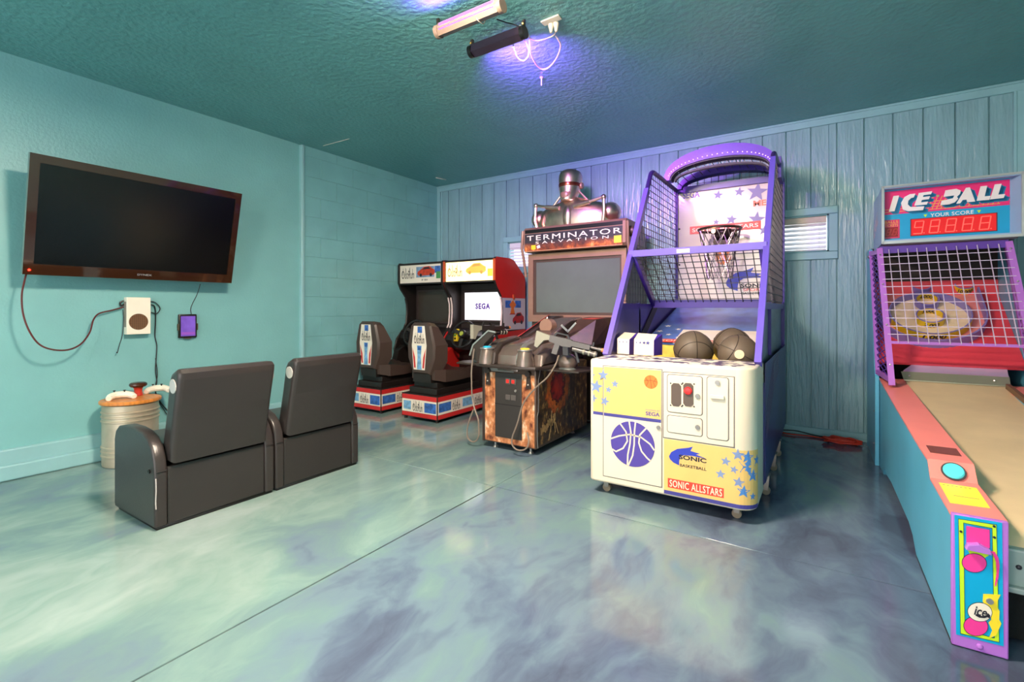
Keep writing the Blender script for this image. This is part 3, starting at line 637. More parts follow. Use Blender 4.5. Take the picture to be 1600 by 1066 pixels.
    part(st, 'seat_root', MB().loft([[V((cx+a,y,z)) for a, y in ((-w_,3.48),(w_,3.48),(w_,3.75),(-w_,3.75))] for w_, z in ((.12,.372),(.11,.47))]), BLK)
    sp = Pl((cx, 3.4545, 0), (1,0,0), (0,0,1))
    ol = [(-.068,.928),(.062,.928),(.083,.74),(.078,.50),(-.042,.492),(-.112,.735)]; oli = [(-.062,.922),(.057,.922),(.076,.74),(.071,.507),(-.038,.499),(-.104,.735)]
    ol = [(a-.012,z) for a,z in [(-.072,.928),(.072,.928),(.098,.735),(.075,.497),(-.075,.497),(-.098,.735)]]
    dc = part(st, 'seat_print', flat(MB(), sp, ol, 0, .001), OFFW, smooth=0)
    for s in (1, -1): part(dc, 'flame_print', flat(MB(), sp, [(-.012+s*.088,.71),(-.012+s*.066,.515),(-.012+s*.045,.515),(-.012+s*.055,.62)], .001, .002), REDB, smooth=0)
    part(dc, 'sky_print', rect(MB(), sp, -.032, .86, .028, .922, .001, .002), INKB, smooth=0)
    part(dc, 'sky_print', flat(MB(), sp, [(-.04,.50),(.022,.50),(.012,.62),(.022,.735),(-.04,.735),(-.032,.62)], .001, .002), INKB2, smooth=0)
    part(dc, 'sky_print', rect(MB(), sp, -.03, .69, .015, .73, .002, .003), INKB, smooth=0)
    skyline(st, Pl((cx,3.4525,0),(1,0,0),(0,0,1)), -.078, .755, .06, .865)
    if lit:   # poster on the outer side
        pp = Pl((x1+.0016, 4.30, .862), (0,1,0), (0,0,1))
        ps = part(t, 'poster', flat(MB(), pp, [(.018,.0),(.468,0),(.468,.352),(-.012,.352),(.008,.25),(.012,.12)], 0, .0015), GREYW, smooth=0)
        part(ps, 'poster_print', rect(MB(), pp, .05, .245, .16, .325, .0015, .002), INKB, smooth=0); part(ps, 'poster_print', rect(MB(), pp, .25, .245, .37, .325, .0015, .002), INKB, smooth=0)
        part(ps, 'poster_print', flat(MB(), pp, [(.15,.18),(.24,.18),(.22,.24),(.27,.28),(.20,.33),(.13,.28),(.17,.24)], .0022, .003), ORANGE, smooth=0)
        part(ps, 'poster_print', flat(MB(), pp, [(.13,.17),(.25,.17),(.24,.182),(.15,.182)], .0022, .003), REDB, smooth=0)
        car_print(ps, pp, .19, .055, .44, .20, mat('poster_car', (176,26,34), .3, var=.25, vscale=20), INK)
        part(ps, 'poster_print', rect(MB(), pp, .07, .02, .16, .032, .0015, .002), REDB, smooth=0)
        part(t, 'hinge', MB().box(x1, x1+.012, 4.50, 4.53, 1.20, 1.255), mat('orange_edge', (206,84,40), .4))
    return t
racing_machine(-4.375, -3.650, -4.095, False, 'black racing machine beside the block wall, its screen dark and its red-car marquee unlit')
racing_machine(-3.642, -2.915, -3.318, True, 'red-topped racing machine with a glowing marquee and a white screen')

# ================================================================== the gun game with its robot bust
BRZ = mat('bronze_brown_plastic', (156,120,98), .36, metal=.2, var=.08, vscale=8)
BRZD = mat('dark_brown_plastic', (88,68,57), .38, metal=.2)
GUNM = mat('gunmetal_console', (132,116,108), .26, metal=.6, var=.12, vscale=7)
GUND = mat('gunmetal_dark', (70,60,56), .28, metal=.4, var=.15, vscale=9)
CHROME = mat('bronze_chrome', (226,196,172), .32, metal=1, var=.15, vscale=16)
STEELP = mat('pale_steel', (196,190,184), .3, metal=.8)
def art(name, axis, cen, rad, base, specks, glow=True, seed=0, scale=22, fade=None):
    # printed artwork: dark ground with gold specks, and a fiery glow about a centre
    m = bpy.data.materials.new(name); m.use_nodes = True; nt = m.node_tree; N = nt.nodes; L = nt.links; b = N['Principled BSDF']; b.inputs['Roughness'].default_value = .3
    g = N.new('ShaderNodeNewGeometry')
    n = N.new('ShaderNodeTexNoise'); n.inputs['Scale'].default_value = scale; n.inputs['Detail'].default_value = 6; n.inputs['Roughness'].default_value = .65
    mp = N.new('ShaderNodeMapping'); mp.inputs['Location'].default_value = (seed, 0, 0); mp.inputs['Scale'].default_value = (1,1,.7); L.new(g.outputs['Position'], mp.inputs[0]); L.new(mp.outputs[0], n.inputs['Vector'])
    r = N.new('ShaderNodeValToRGB'); e = r.color_ramp.elements; e[0].position = .36; e[0].color = rgb(base[0]); e[1].position = .74; e[1].color = rgb(specks)
    k = e.new(.54); k.color = rgb(base[1]); k = e.new(.63); k.color = rgb(base[2])
    L.new(n.outputs['Fac'], r.inputs[0]); col = r.outputs[0]
    if glow:
        sb = N.new('ShaderNodeVectorMath'); sb.operation = 'SUBTRACT'; sb.inputs[1].default_value = cen; L.new(g.outputs['Position'], sb.inputs[0])
        dv = N.new('ShaderNodeVectorMath'); dv.operation = 'DIVIDE'; dv.inputs[1].default_value = rad; L.new(sb.outputs[0], dv.inputs[0])
        ln = N.new('ShaderNodeVectorMath'); ln.operation = 'LENGTH'; L.new(dv.outputs[0], ln.inputs[0])
        ad = N.new('ShaderNodeMath'); ad.operation = 'MULTIPLY_ADD'; ad.inputs[1].default_value = 1.1; L.new(n.outputs['Fac'], ad.inputs[0])
        s2 = N.new('ShaderNodeMath'); s2.operation = 'SUBTRACT'; s2.inputs[1].default_value = .55; L.new(ln.outputs['Value'], s2.inputs[0]); L.new(s2.outputs[0], ad.inputs[2])
        r2 = N.new('ShaderNodeValToRGB'); e = r2.color_ramp.elements; e[0].position = .12; e[0].color = rgb((228,58,30)); e[1].position = 1; e[1].color = rgb((30,20,12))
        for p, c in ((.40,(186,30,20)),(.52,(40,16,10)),(.62,(222,116,36)),(.80,(200,96,30))): k = e.new(p); k.color = rgb(c)
        L.new(ad.outputs[0], r2.inputs[0])
        mk = N.new('ShaderNodeValToRGB'); mk.color_ramp.elements[0].position = .82; mk.color_ramp.elements[0].color = (1,1,1,1); mk.color_ramp.elements[1].position = 1; mk.color_ramp.elements[1].color = (0,0,0,1)
        L.new(ad.outputs[0], mk.inputs[0])
        mx = N.new('ShaderNodeMix'); mx.data_type = 'RGBA'; L.new(mk.outputs[0], mx.inputs['Factor']); L.new(col, mx.inputs[6]); L.new(r2.outputs[0], mx.inputs[7]); col = mx.outputs[2]
    if fade:      # the print turns smoky grey towards its top
        sz_ = N.new('ShaderNodeSeparateXYZ'); L.new(g.outputs['Position'], sz_.inputs[0])
        fm = N.new('ShaderNodeMapRange'); fm.inputs[1].default_value = fade[0]; fm.inputs[2].default_value = fade[1]; L.new(sz_.outputs[2], fm.inputs[0])
        mx = N.new('ShaderNodeMix'); mx.data_type = 'RGBA'; L.new(fm.outputs[0], mx.inputs['Factor']); L.new(col, mx.inputs[6]); mx.inputs[7].default_value = rgb(fade[2]); col = mx.outputs[2]
    L.new(col, b.inputs['Base Color']); return m
SIDEART = art('side_artwork', 0, (-1.78,3.42,.48), (1,.22,.22), [(34,26,18),(84,62,36),(156,118,64)], (232,204,140))
FRONTART = art('front_artwork', 1, (-2.03,3.07,.1), (1,1,1), [(96,44,30),(196,128,84),(226,196,166)], (250,240,226), glow=False, seed=3, scale=13)
MARQART = art('marquee_artwork', 1, (-2.0,4.1,1.62), (1,1,1), [(96,50,36),(168,86,44),(224,128,56)], (246,186,110), glow=False, seed=6, scale=18, fade=(1.69,1.76,(58,54,56)))
X0, X1, Y0 = -2.271, -1.785, 3.075
t = thing('gun_game', 'bronze and black gun game with fiery printed pedestal and a robot bust above its marquee', 'arcade machine', (-2.02, 3.9, 0))
pb = part(t, 'pedestal', MB().rbox(X0, X1, Y0, 3.98, .05, .645, .012), BRZD)
sp = Pl((X1, Y0, 0), (0,1,0), (0,0,1))
part(pb, 'side_artwork', flat(MB(), sp, [(.045,.075),(.90,.055),(.90,.64),(.06,.64),(.03,.56),(.03,.33),(.012,.30),(.012,.12)], .0003, .003), SIDEART, 'printed fiery artwork', smooth=0)
mb = MB()
for pts in ([(.02,.06),(.012,.12),(.012,.30),(.03,.33),(.03,.56),(.055,.635)],): ribbon(mb, sp, pts, .008, .003, .006)
part(pb, 'edge_strip', mb, STEELP, smooth=0)
mb = MB(); random.seed(11)
for k in range(11):     # pale printed streaks low on the side
    a = .07+k*.022; z = .20+.012*math.sin(k*1.4)+.006*k; ribbon(mb, sp, [(a,z),(a+.004,z-.03),(a+.002,z-.055)], .010, .003, .0036)
for a, z, da, dz in ((.24,.30,-.02,-.16),(.27,.27,.03,-.15),(.22,.16,-.03,-.08),(.30,.20,.05,-.1)): ribbon(mb, sp, [(a,z),(a+da,z+dz)], .011, .003, .0036)
part(pb, 'pale_streaks', mb, mat('streak_ink', (190,158,106), .4, var=.3, vscale=40), kind='stuff', smooth=0)
fp = Pl((0, Y0, 0), (1,0,0), (0,0,1))
part(pb, 'front_artwork', rect(MB(), fp, X0+.022, .062, X1-.012, .60, .0003, .003), FRONTART, 'printed artwork', smooth=0)
part(pb, 'edge_strip', MB().rbox(X0-.004, X0+.020, Y0-.006, Y0+.012, .05, .64, .004), GUND)
cd = part(pb, 'coin_door', MB().rbox(-2.148, -1.905, Y0-.012, Y0, .105, .605, .005), mat('coin_door_black', (48,44,42), .45))
part(cd, 'door_gap', MB().box(-2.148, -1.905, Y0-.0128, Y0-.012, .358, .364), mat('gap_black', (12,11,11), .7))
for a, m in ((-2.025, 1), (-1.975, 1)):
    s = part(cd, 'coin_slot', MB().rbox(a-.022, a+.022, Y0-.018, Y0-.01, .52, .565, .003), mat('slot_grey', (84,78,76), .4))
    part(s, 'reject_button', MB().box(a-.012, a+.012, Y0-.022, Y0-.017, .53, .556), mat('coin_red', (196,40,36), .35, emit=(200,20,16), es=.15), 'red lit button')
    part(cd, 'coin_return', MB().rbox(a-.022, a+.022, Y0-.018, Y0-.01, .40, .44, .003), mat('slot_grey', (84,78,76), .4))
part(cd, 'lock', MB().cyl((-1.955,Y0-.012,.475),(-1.955,Y0-.02,.475),.010,n=12), STEELP)
part(pb, 'name_plate', MB().box(-2.20, -1.98, Y0-.004, Y0, .61, .645), mat('plate_grey', (150,150,146), .3, metal=.4))
for s, xx in ((1,-2.215),(-1,-1.845)):
    part(pb, 'bracket', MB().hexa([(xx-.022,Y0-.014,.50),(xx+.022,Y0-.014,.50),(xx+.022,Y0,.50),(xx-.022,Y0,.50),(xx-.012,Y0-.012,.60),(xx+.012,Y0-.012,.60),(xx+.012,Y0,.60),(xx-.012,Y0,.60)]).cyl((xx,Y0-.03,.612),(xx,Y0,.612),.022,n=14), GUND)
    part(pb, 'bolt', MB().ball((xx,Y0-.016,.53),.007,8), STEELP)
for xx in (X0+.08, X1-.08):
    for yy in (Y0+.06, 3.85): part(pb, 'leveller', MB().cyl((xx,yy,0),(xx,yy,.05),.009,n=10).cyl((xx,yy,0),(xx,yy,.012),.022,.016,n=12), STEELP)
# console
ct = part(t, 'console', MB().prism([(-2.36,3.12),(-2.30,3.02),(-2.18,2.985),(-1.88,2.985),(-1.76,3.02),(-1.70,3.12),(-1.70,3.62),(-1.80,3.75),(-2.26,3.75),(-2.36,3.62)], 2, .645, .672, .008), GUND)
part(ct, 'hood', MB().prism([(3.06,.67),(3.07,.74),(3.13,.80),(3.25,.83),(3.55,.86),(3.95,1.0),(4.24,1.02),(4.24,.62),(3.06,.62)], 0, -2.13, -1.93, .018, 3), GUNM)
part(ct, 'hood_rib', MB().prism([(3.02,.67),(3.03,.75),(3.12,.825),(3.25,.85),(3.30,.85),(3.30,.67)], 0, -1.935, -1.885, .010), STEELP)
part(ct, 'hood_rib', MB().prism([(3.02,.67),(3.04,.76),(3.14,.835),(3.35,.865),(3.40,.86),(3.40,.67)], 0, -2.165, -2.125, .012), GUND)
part(ct, 'hood_cheek', MB().prism([(3.10,.67),(3.12,.76),(3.3,.84),(3.6,.86),(3.6,.67)], 0, -2.33, -2.17, .03, 3), GUNM)
part(ct, 'hood_cheek', MB().prism([(3.10,.67),(3.12,.75),(3.3,.82),(3.6,.84),(3.6,.67)], 0, -1.88, -1.74, .03, 3), GUNM)
for xx, m, nm in ((-2.215, mat('button_blue', (40,176,214), .35), 'round blue start button'), (-1.868, mat('button_yellow', (238,206,60), .35), 'round yellow start button')):
    tu = part(ct, 'button_turret', MB().lathe([(.068,.67),(.066,.70),(.052,.775),(.045,.79),(0,.79)], (xx,3.055,0), n=24), GUNM)
    part(tu, 'start_button', MB().lathe([(.036,.788),(.036,.798),(.028,.804),(0,.806)], (xx,3.055,0), n=20), m, nm)
    part(tu, 'turret_collar', MB().lathe([(.05,.78),(.058,.786),(.058,.792),(.04,.795)], (xx,3.055,0), n=20), STEELP)
# sloping arms from the console up to the screen
part(ct, 'rear_arm', MB().prism([(3.45,.80),(3.52,.86),(4.05,1.03),(4.22,1.03),(4.22,.90),(3.6,.78)], 0, -2.22, -2.13, .012), GUND)
part(ct, 'arm_stripe', MB().hexa([(-2.222,3.50,.852),(-2.19,3.50,.868),(-2.19,4.05,1.044),(-2.222,4.05,1.028),(-2.222,3.50,.856),(-2.19,3.50,.872),(-2.19,4.05,1.048),(-2.222,4.05,1.032)]), REDB)
dc = wy(855,509,3.72)
dk = part(ct, 'round_housing', MB().cyl(dc+V((0,-.03,0)), dc+V((0,.05,-.01)), .062, .07, 24), BRZ)
part(dk, 'cap_screw', MB().ball(dc+V((0,0,.066)), .011, 8), STEELP)
a = wy(905,503,4.05); rb = part(ct, 'speaker_wedge', MB().hexa([(-1.90,3.72,.80),(-1.66,3.80,.78),(-1.62,4.22,.80),(-1.90,4.22,.80),(-1.86,3.95,1.00),(-1.67,3.92,1.0),(-1.62,4.22,1.02),(-1.88,4.22,1.02)]), mat('wedge_brown', (74,54,44), .4, var=.3, vscale=14))
part(rb, 'red_label', MB().hexa([(-1.82,3.96,1.004),(-1.69,3.94,1.004),(-1.66,4.1,1.012),(-1.80,4.1,1.012),(-1.82,3.96,1.007),(-1.69,3.94,1.007),(-1.66,4.1,1.015),(-1.80,4.1,1.015)]), mat('label_red', (206,70,50), .4))
mb = MB(); cp = wy(885,515,3.80)
for k in (-1, 1): mb.bar((cp.x-.02,3.74,.955), (cp.x+.045*1,3.74,.90), .016, .01, (0,1,0)) if k < 0 else mb.bar((cp.x+.04,3.74,.895), (cp.x+.12,3.74,.975), .016, .01, (0,1,0))
part(rb, 'chevron', mb, STEELP)
# gun rests
for nm, c in (('gun_rest', V((-1.60,3.22,.70))), ('gun_rest', V((-2.44,3.28,.70)))):
    s = 1 if c.x > -2 else -1
    gr = part(ct, nm, MB().ball(c, .07, 18, (1.15,.9,.95)), GUNM)
    part(gr, 'rest_pad', MB().ball(c+V((.01*s,-.02,-.055)), .055, 16, (1.3,.8,.5)), mat('rest_grey', (84,88,86), .45))
    part(gr, 'rest_tray', MB().prism([(c.x-.15*s-.02,3.12),(c.x+.14*s,3.12),(c.x+.18*s,3.24),(c.x+.1*s,3.42),(c.x-.15*s-.02,3.42)], 2, .635, .65, .005), GUND)
wpl = Pl((0,3.12,0),(1,0,0),(0,0,1)); hp = lambda x, y: wpl.hit(x, y)
sh = [hp(*p) for p in ((734.5,555.5),(739.7,539),(763.3,516.8),(775,519.4),(756,537.8),(753,561.4),(748,572),(740,558))]
part(ct, 'gun_shield', MB().prism(sh, 1, 3.12, 3.14, .004), GUND)
mb = MB()
for a, b_ in zip(sh[:4], sh[1:4]): mb.bar((a[0],3.116,a[1]), (b_[0],3.116,b_[1]), .012, .008, (0,1,0))
part(ct, 'shield_edge', mb, STEELP)
# screen cabinet
cb = part(t, 'screen_cabinet', MB().rbox(-2.515, -1.515, 4.24, 4.85, .03, 1.66, .01), BRZD)
part(cb, 'plinth', MB().box(-2.49, -1.54, 4.26, 4.84, 0, .04), BLK)
scp = Pl((0, 4.24, 0), (1,0,0), (0,0,1))
o = [scp.hit(*p) for p in ((828,503),(975,497),(975,393),(826,400))]; o = [(-2.535,.965),(-1.50,.965),(-1.50,1.65),(-2.535,1.65)]
frame(mb := MB(), Pl((0,4.235,0),(1,0,0),(0,0,1)), o, [(-2.478,1.035),(-1.545,1.035),(-1.545,1.59),(-2.478,1.59)], 0, .028)
bz = part(cb, 'screen_bezel', mb, BRZ, smooth=0)
frame(mb := MB(), Pl((0,4.235,0),(1,0,0),(0,0,1)), [(-2.478,1.035),(-1.545,1.035),(-1.545,1.59),(-2.478,1.59)], [(-2.45,1.06),(-1.565,1.06),(-1.565,1.565),(-2.45,1.565)], -.01, .012)
part(bz, 'inner_bezel', mb, BRZD, smooth=0)
part(cb, 'screen', MB().box(-2.46, -1.555, 4.226, 4.232, 1.05, 1.575), mat('gun_screen', (104,112,102), .12), 'dark screen with its grey-green reflection in the colour', smooth=0)  # reflected room put into the base colour as grey-green
for a in (-2.40, -1.74): part(cb, 'speaker_panel', MB().rbox(a, a+.20, 4.215, 4.245, .855, .955, .006), mat('tan_grille', (150,118,96), .6, bump=.6, bscale=300))
# marquee head
hd = part(cb, 'marquee_head', MB().prism([(4.16,1.665),(4.13,1.69),(4.13,1.885),(4.16,1.91),(4.62,1.91),(4.70,1.80),(4.70,1.665)], 0, -2.545, -1.475, .006), BRZ)
mqp = Pl((0, 4.13, 0), (1,0,0), (0,0,1)); M_ = lambda x, y: mqp.hit(x, y)
part(hd, 'marquee_face', rect(MB(), mqp, -2.525, 1.672, -1.505, 1.842, .0005, .003), MARQART, 'printed marquee, smoky above and fiery below', smooth=0)
part(hd, 'marquee_strip', rect(MB(), mqp, -2.525, 1.850, -1.505, 1.885, .0005, .002), mat('black_strip', (20,17,16), .3), smooth=0)
mp2 = Pl((0,4.1265,0),(1,0,0),(0,0,1))
text(hd, 'TERMINATOR', mat('lettering_cream', (250,240,214), .4, emit=(250,240,214), es=.15), mp2, -2.50, 1.775, -1.515, 1.825, sp=1.2)
text(hd, 'SALVATION', mat('lettering_cream', (250,240,214), .4), mp2, -2.40, 1.737, -1.635, 1.763, sp=1.7)
part(hd, 'sticker', rect(MB(), mp2, -1.585, 1.69, -1.515, 1.755, 0, .001), YEL, 'square yellow sticker', smooth=0)
part(hd, 'sticker', rect(MB(), mp2, -2.45, 1.685, -2.40, 1.73, 0, .001), YEL, 'small yellow sticker', smooth=0)
part(hd, 'sticker', flat(MB(), mp2, [(-2.38,1.69),(-2.345,1.70),(-2.355,1.73),(-2.39,1.718)], 0, .001), OFFW, smooth=0)
part(hd, 'marquee_strip', rect(MB(), mqp, -2.525, 1.667, -1.505, 1.674, .002, .004), mat('warm_strip', (206,150,104), .4), smooth=0)
for xx, s in ((-2.545,-1), (-1.475,1)):
    part(hd, 'side_boss', MB().cyl((xx,4.22,1.80),(xx+.05*s,4.22,1.80),.05,.046,20).cyl((xx+.05*s,4.22,1.80),(xx+.06*s,4.22,1.80),.028,n=16), BRZD)
    part(hd, 'side_rod', MB().tube([(xx+.012*s,4.14,1.88),(xx+.018*s,4.13,1.70),(xx+.02*s,4.17,1.60),(xx+.012*s,4.2,1.42)], .014, 8), BRZ)
# plain robot bust
bs = part(t, 'robot_bust', MB().loft([[V((-2.115+a*k, 4.42+b_*d, z)) for a, b_ in ell(0,0,1,1,28)] for k, d, z in ((.42,.15,1.90),(.45,.165,1.97),(.43,.165,2.04),(.40,.15,2.09),(.31,.135,2.135),(.19,.115,2.17),(.11,.10,2.20))]), CHROME, 'plain bronze-silver robot bust', smooth=50)
part(bs, 'neck', MB().lathe([(.078,2.12),(.060,2.16),(.058,2.24)], (-2.135,4.41,0), n=18), BRZD)
hc = V((-2.14,4.38,0))
part(bs, 'head', MB().loft([[V((hc.x+a*w_, hc.y-o_+b_*d, z)) for a, b_ in ell(0,0,1,1,24)] for w_, d, o_, z in ((.045,.05,.06,2.168),(.072,.08,.055,2.176),(.084,.10,.04,2.21),(.098,.112,.02,2.265),(.110,.124,.01,2.32),(.116,.134,0,2.38),(.113,.132,0,2.43),(.098,.115,0,2.466),(.062,.072,0,2.488),(.004,.005,0,2.494))]), CHROME, smooth=60)
for s in (1, -1): part(bs, 'ear_disc', MB().cyl((hc.x+s*.100,hc.y+.015,2.325),(hc.x+s*.126,hc.y+.015,2.325),.036,.030,18), BRZ)
part(bs, 'chin_guard', MB().loft([[V((hc.x+a*w_, hc.y-.045+b_*d, z)) for a, b_ in ell(0,0,1,1,20)] for w_, d, z in ((.06,.085,2.18),(.072,.098,2.20),(.078,.102,2.235),(.074,.098,2.25))]), BRZ)
part(bs, 'visor', MB().loft([[V((hc.x+a*w_, hc.y-.010+b_*d, z)) for a, b_ in ell(0,0,1,1,24)] for w_, d, z in ((.100,.115,2.305),(.1105,.1255,2.312),(.1135,.131,2.338),(.111,.129,2.346))]), mat('visor_copper', (150,70,52), .25, metal=.9))
for s in (1, -1):
    part(bs, 'shoulder', MB().ball((-2.115+s*.385,4.42,2.03), .11, 20, (.9,1.1,.9)), CHROME)
    part(bs, 'collar_rod', MB().tube([(-2.13+s*.08,4.27,2.10),(-2.12+s*.24,4.265,2.125)], .022, 10).tube([(-2.12+s*.22,4.265,2.122),(-2.115+s*.36,4.28,2.155)], .014, 10).ball((-2.115+s*.37,4.28,2.155), .026, 12), CHROME)
    part(bs, 'neck_rod', MB().tube([(-2.135+s*.07,4.37,2.29),(-2.13+s*.20,4.37,2.15)], .011, 8), CHROME)
    part(bs, 'arm_rod', MB().tube([(-2.115+s*.37,4.28,2.155),(-2.115+s*.375,4.27,2.0),(-2.115+s*.36,4.28,1.92)], .017, 8), CHROME)
    part(bs, 'chest_plate', MB().ball((-2.12+s*.19,4.32,2.02), .085, 18, (1.3,.5,.95)), CHROME)
part(bs, 'chest_core', MB().lathe([(.04,1.91),(.055,1.96),(.058,2.02),(.05,2.08),(.03,2.11)], (-2.12,4.29,0), n=16), CHROME)

# two toy rifles
GUNG = mat('gun_grey', (98,93,90), .34, metal=.3, var=.06)
GUNG2 = mat('gun_pale', (150,145,130), .45)
GUNK = mat('gun_black', (40,37,36), .35)
ORT = mat('muzzle_glare', (222,130,70), .4)  # orange-white glare on the muzzle put into the colour
def rifle(label, P0, d, ups, mS, mB, cable):
    # P0: butt end; d: direction of the barrel; built along d with height axis u
    d = V(d).normalized(); s_ = d.cross(V((0,0,1))).normalized(); u = s_.cross(d)
    P0 = V(P0); t = thing('toy_rifle', label, 'toy gun', tuple(P0), group='toy rifles of the gun game')
    def pr(name, pts, th, m, lab=None, parent=None):
        mb = MB().loft([[P0+d*a+u*b_+s_*(-th/2) for a, b_ in pts], [P0+d*a+u*b_+s_*(th/2) for a, b_ in pts]]); return part(parent or t, name, mb, m, lab, smooth=0)
    w = lambda a, b_: P0+d*a+u*b_
    pr('stock', [(0,.035),(.06,.028),(.12,.022),(.12,-.005),(.07,-.02),(.03,-.085),(.005,-.08)], .034, mS, 'pale shoulder stock')
    rc = pr('receiver', [(.11,.028),(.27,.03),(.28,.02),(.28,-.022),(.22,-.03),(.11,-.018)], .044, mB)
    pr('grip', [(.155,-.02),(.195,-.022),(.185,-.10),(.145,-.10)], .032, mB)
    pr('magazine', [(.215,-.025),(.255,-.025),(.27,-.085),(.232,-.09)], .026, GUNK)
    hb = pr('handguard', [(.275,.024),(.41,.026),(.415,.018),(.415,-.008),(.275,-.014)], .046, mB)
    part(t, 'barrel', MB().cyl(w(.41,.01), w(.50,.01), .010, n=12).cyl(w(.47,.01), w(.50,.01), .014, n=12), mB)
    part(t, 'muzzle_tip', MB().cyl(w(.495,.01), w(.515,.01), .0145, n=12), ORT, 'muzzle end with painted orange glare')
    lb = part(t, 'lower_tube', MB().cyl(w(.29,-.032), w(.47,-.032), .019, n=14), mB)
    for a in (.37, .41, .45): part(lb, 'tube_band', MB().cyl(w(a,-.032), w(a+.012,-.032), .0225, n=14), mS)
    pr('foregrip', [(.31,-.045),(.325,-.045),(.36,-.115),(.345,-.118)], .018, GUNK)
    pr('carry_handle', [(.13,.028),(.15,.06),(.24,.058),(.26,.03),(.245,.03),(.232,.05),(.158,.05),(.145,.028)], .016, GUNK)
    part(t, 'front_sight', MB().bar(w(.43,.015), w(.43,.05), .006, .012, d), GUNK)
    part(t, 'cable', MB().tube(smooth_path(cable, 6), .0062, 7), mat('gun_cable', (126,112,100), .5), 'grey hanging cable')
    return t
gy = 3.08
A = wy(838,524,gy); B = wy(934,548,3.16)
cab = [wy(*p, yy) for *p, yy in ((873,556,3.10),(868,570,3.02),(855,590,3.0),(836,607,3.0),(818,630,3.0),(809,660,3.0),(801,682,3.0),(800,694,3.0),(806,702,3.0),(815,704,3.0),(823,700,3.0),(826,690,3.02),(824,676,3.05))]
rifle('grey toy rifle resting on the gun game beside the white basketball machine', A, B-A, 0, GUNG2, GUNG, cab)
A = wy(737,514,3.10); B = A+V((.06,1,-.03))
cab = [wy(*p, yy) for *p, yy in ((741,545,3.09),(737,575,3.07),(737,600,3.06),(738,622,3.06),(742,640,3.04),(747,655,3.03),(748,668,3.03),(748,680,3.03),(744,689,3.03),(737,690,3.03),(731,684,3.03),(730,672,3.03),(734,655,3.03),(740,640,3.04))]
rifle('black toy rifle with a pale stock, on the gun game towards the racing machines', A, B-A, 0, GUNG2, GUNK, cab)

# ================================================================== the basketball machine
CABW = mat('cream_white_cabinet', (226,211,188), .38, var=.02)
CABW2 = mat('cream_white_door', (229,214,191), .35, var=.02)
PURP = mat('purple_frame', (104,84,196), .35, var=.04)
PURPD = mat('purple_frame_dark', (60,34,140), .35)
PURPA = mat('purple_arch', (98,34,190), .35)
NAVY = mat('navy_side', (38,44,112), .35, var=.2, vscale=3)
WIRE = mat('dark_wire', (40,36,44), .4, metal=.3)
YELP = mat('print_yellow', (228,188,112), .42, var=.04)
STARB = mat('star_blue', (122,142,186), .45)
STARB2 = mat('star_blue_bright', (74,130,200), .45)
NAVL = mat('print_navy', (66,62,140), .45)
GAP = mat('door_gap_grey', (112,104,104), .6)
REDL = mat('label_red_orange', (226,66,48), .42)
STEEL = mat('bright_steel', (150,144,136), .28, metal=1)
BX0, BX1, BY0, BY1, BZ0, BZ1 = -1.175, -.283, 2.66, 4.70, .075, .80
t = thing('basketball_machine', 'white and purple basketball machine with a wire cage and arched top', 'arcade machine', (-.73, 3.7, 0))
rc = .09
def plan(x0, x1, y0, y1, r, n=6):
    pts = []
    for cx, cy, a0 in ((x0+.025,y0+.025,PI),(x1-r,y0+r,1.5*PI)):
        rr = .025 if a0 == PI else r
        pts += [(cx+rr*math.cos(a0+PI/2*k/n), cy+rr*math.sin(a0+PI/2*k/n)) for k in range(n+1)]
    return pts+[(x1,y1),(x0,y1)]
body = part(t, 'cabinet', MB().prism(plan(BX0, BX1, BY0, 3.02, rc), 2, BZ0, BZ1, .014, 3), CABW)
part(t, 'rear_body', MB().box(BX0+.01, BX1+.006, 3.0, BY1, .12, .685), NAVY, smooth=0)
fp = Bend((BX0, BY0, 0), (1,0,0), (0,0,1), BX1-rc-BX0, rc)
FP = Pl((BX0, BY0, 0), (1,0,0), (0,0,1)); h = lambda x, y: FP.hit(x, y)
# upper yellow panel on the door side and the stripe under it
dl = h(943,600)[0]; dr = h(1034,600)[0]; dt = h(943,572)[1]; dbm = .118
ys = h(980,649)[1]
part(body, 'yellow_print', rect(MB(), FP, .024, ys, dl-.004, dt-.01), YELP, smooth=0)
part(body, 'navy_stripe', rect(MB(), FP, .024, ys-.018, dl-.004, ys, .0003, .0014), NAVL, smooth=0)
d = part(body, 'ball_door', MB().rbox(BX0+dl, BX0+dr, BY0-.004, BY0+.01, dbm, dt, .003), CABW2)
D2 = Pl((BX0, BY0-.004, 0), (1,0,0), (0,0,1)); hd_ = lambda x, y: D2.hit(x, y)
part(d, 'yellow_print', rect(MB(), D2, dl+.004, ys, dr-.003, dt-.003), YELP, smooth=0)
part(d, 'navy_stripe', rect(MB(), D2, dl+.004, ys-.018, dr-.003, ys, .0003, .0014), NAVL, smooth=0)
frame(mb := MB(), FP, [(dl-.004,dbm-.004),(dr+.004,dbm-.004),(dr+.004,dt+.004),(dl-.004,dt+.004)], [(dl,dbm),(dr,dbm),(dr,dt),(dl,dt)], .0002, .0008)
part(body, 'door_gap', mb, GAP, smooth=0)
for k, (x, y, r) in enumerate(((923,587,.030),(932,604,.042),(927,622,.028),(943,586,.034),(951,609,.022),(945,627,.030),(961,600,.024))):
    P_ = D2 if x > 943 else FP
    c = P_.hit(x, y)
    pts = star(c[0], c[1], r, .15*(k%3)); 
    if c[0]-r < 0: pts = [(max(a, .024), b) for a, b in pts]
    part(d if x > 943 else body, 'printed_star', poly(MB(), P_, pts, .001, .0022 if x != 943 else .006), STARB, smooth=0)
c = hd_(1017,597); bl = part(d, 'printed_ball', poly(MB(), D2, ell(c[0],c[1],.038), .001, .002), ORANGE, 'printed orange basketball', smooth=0)
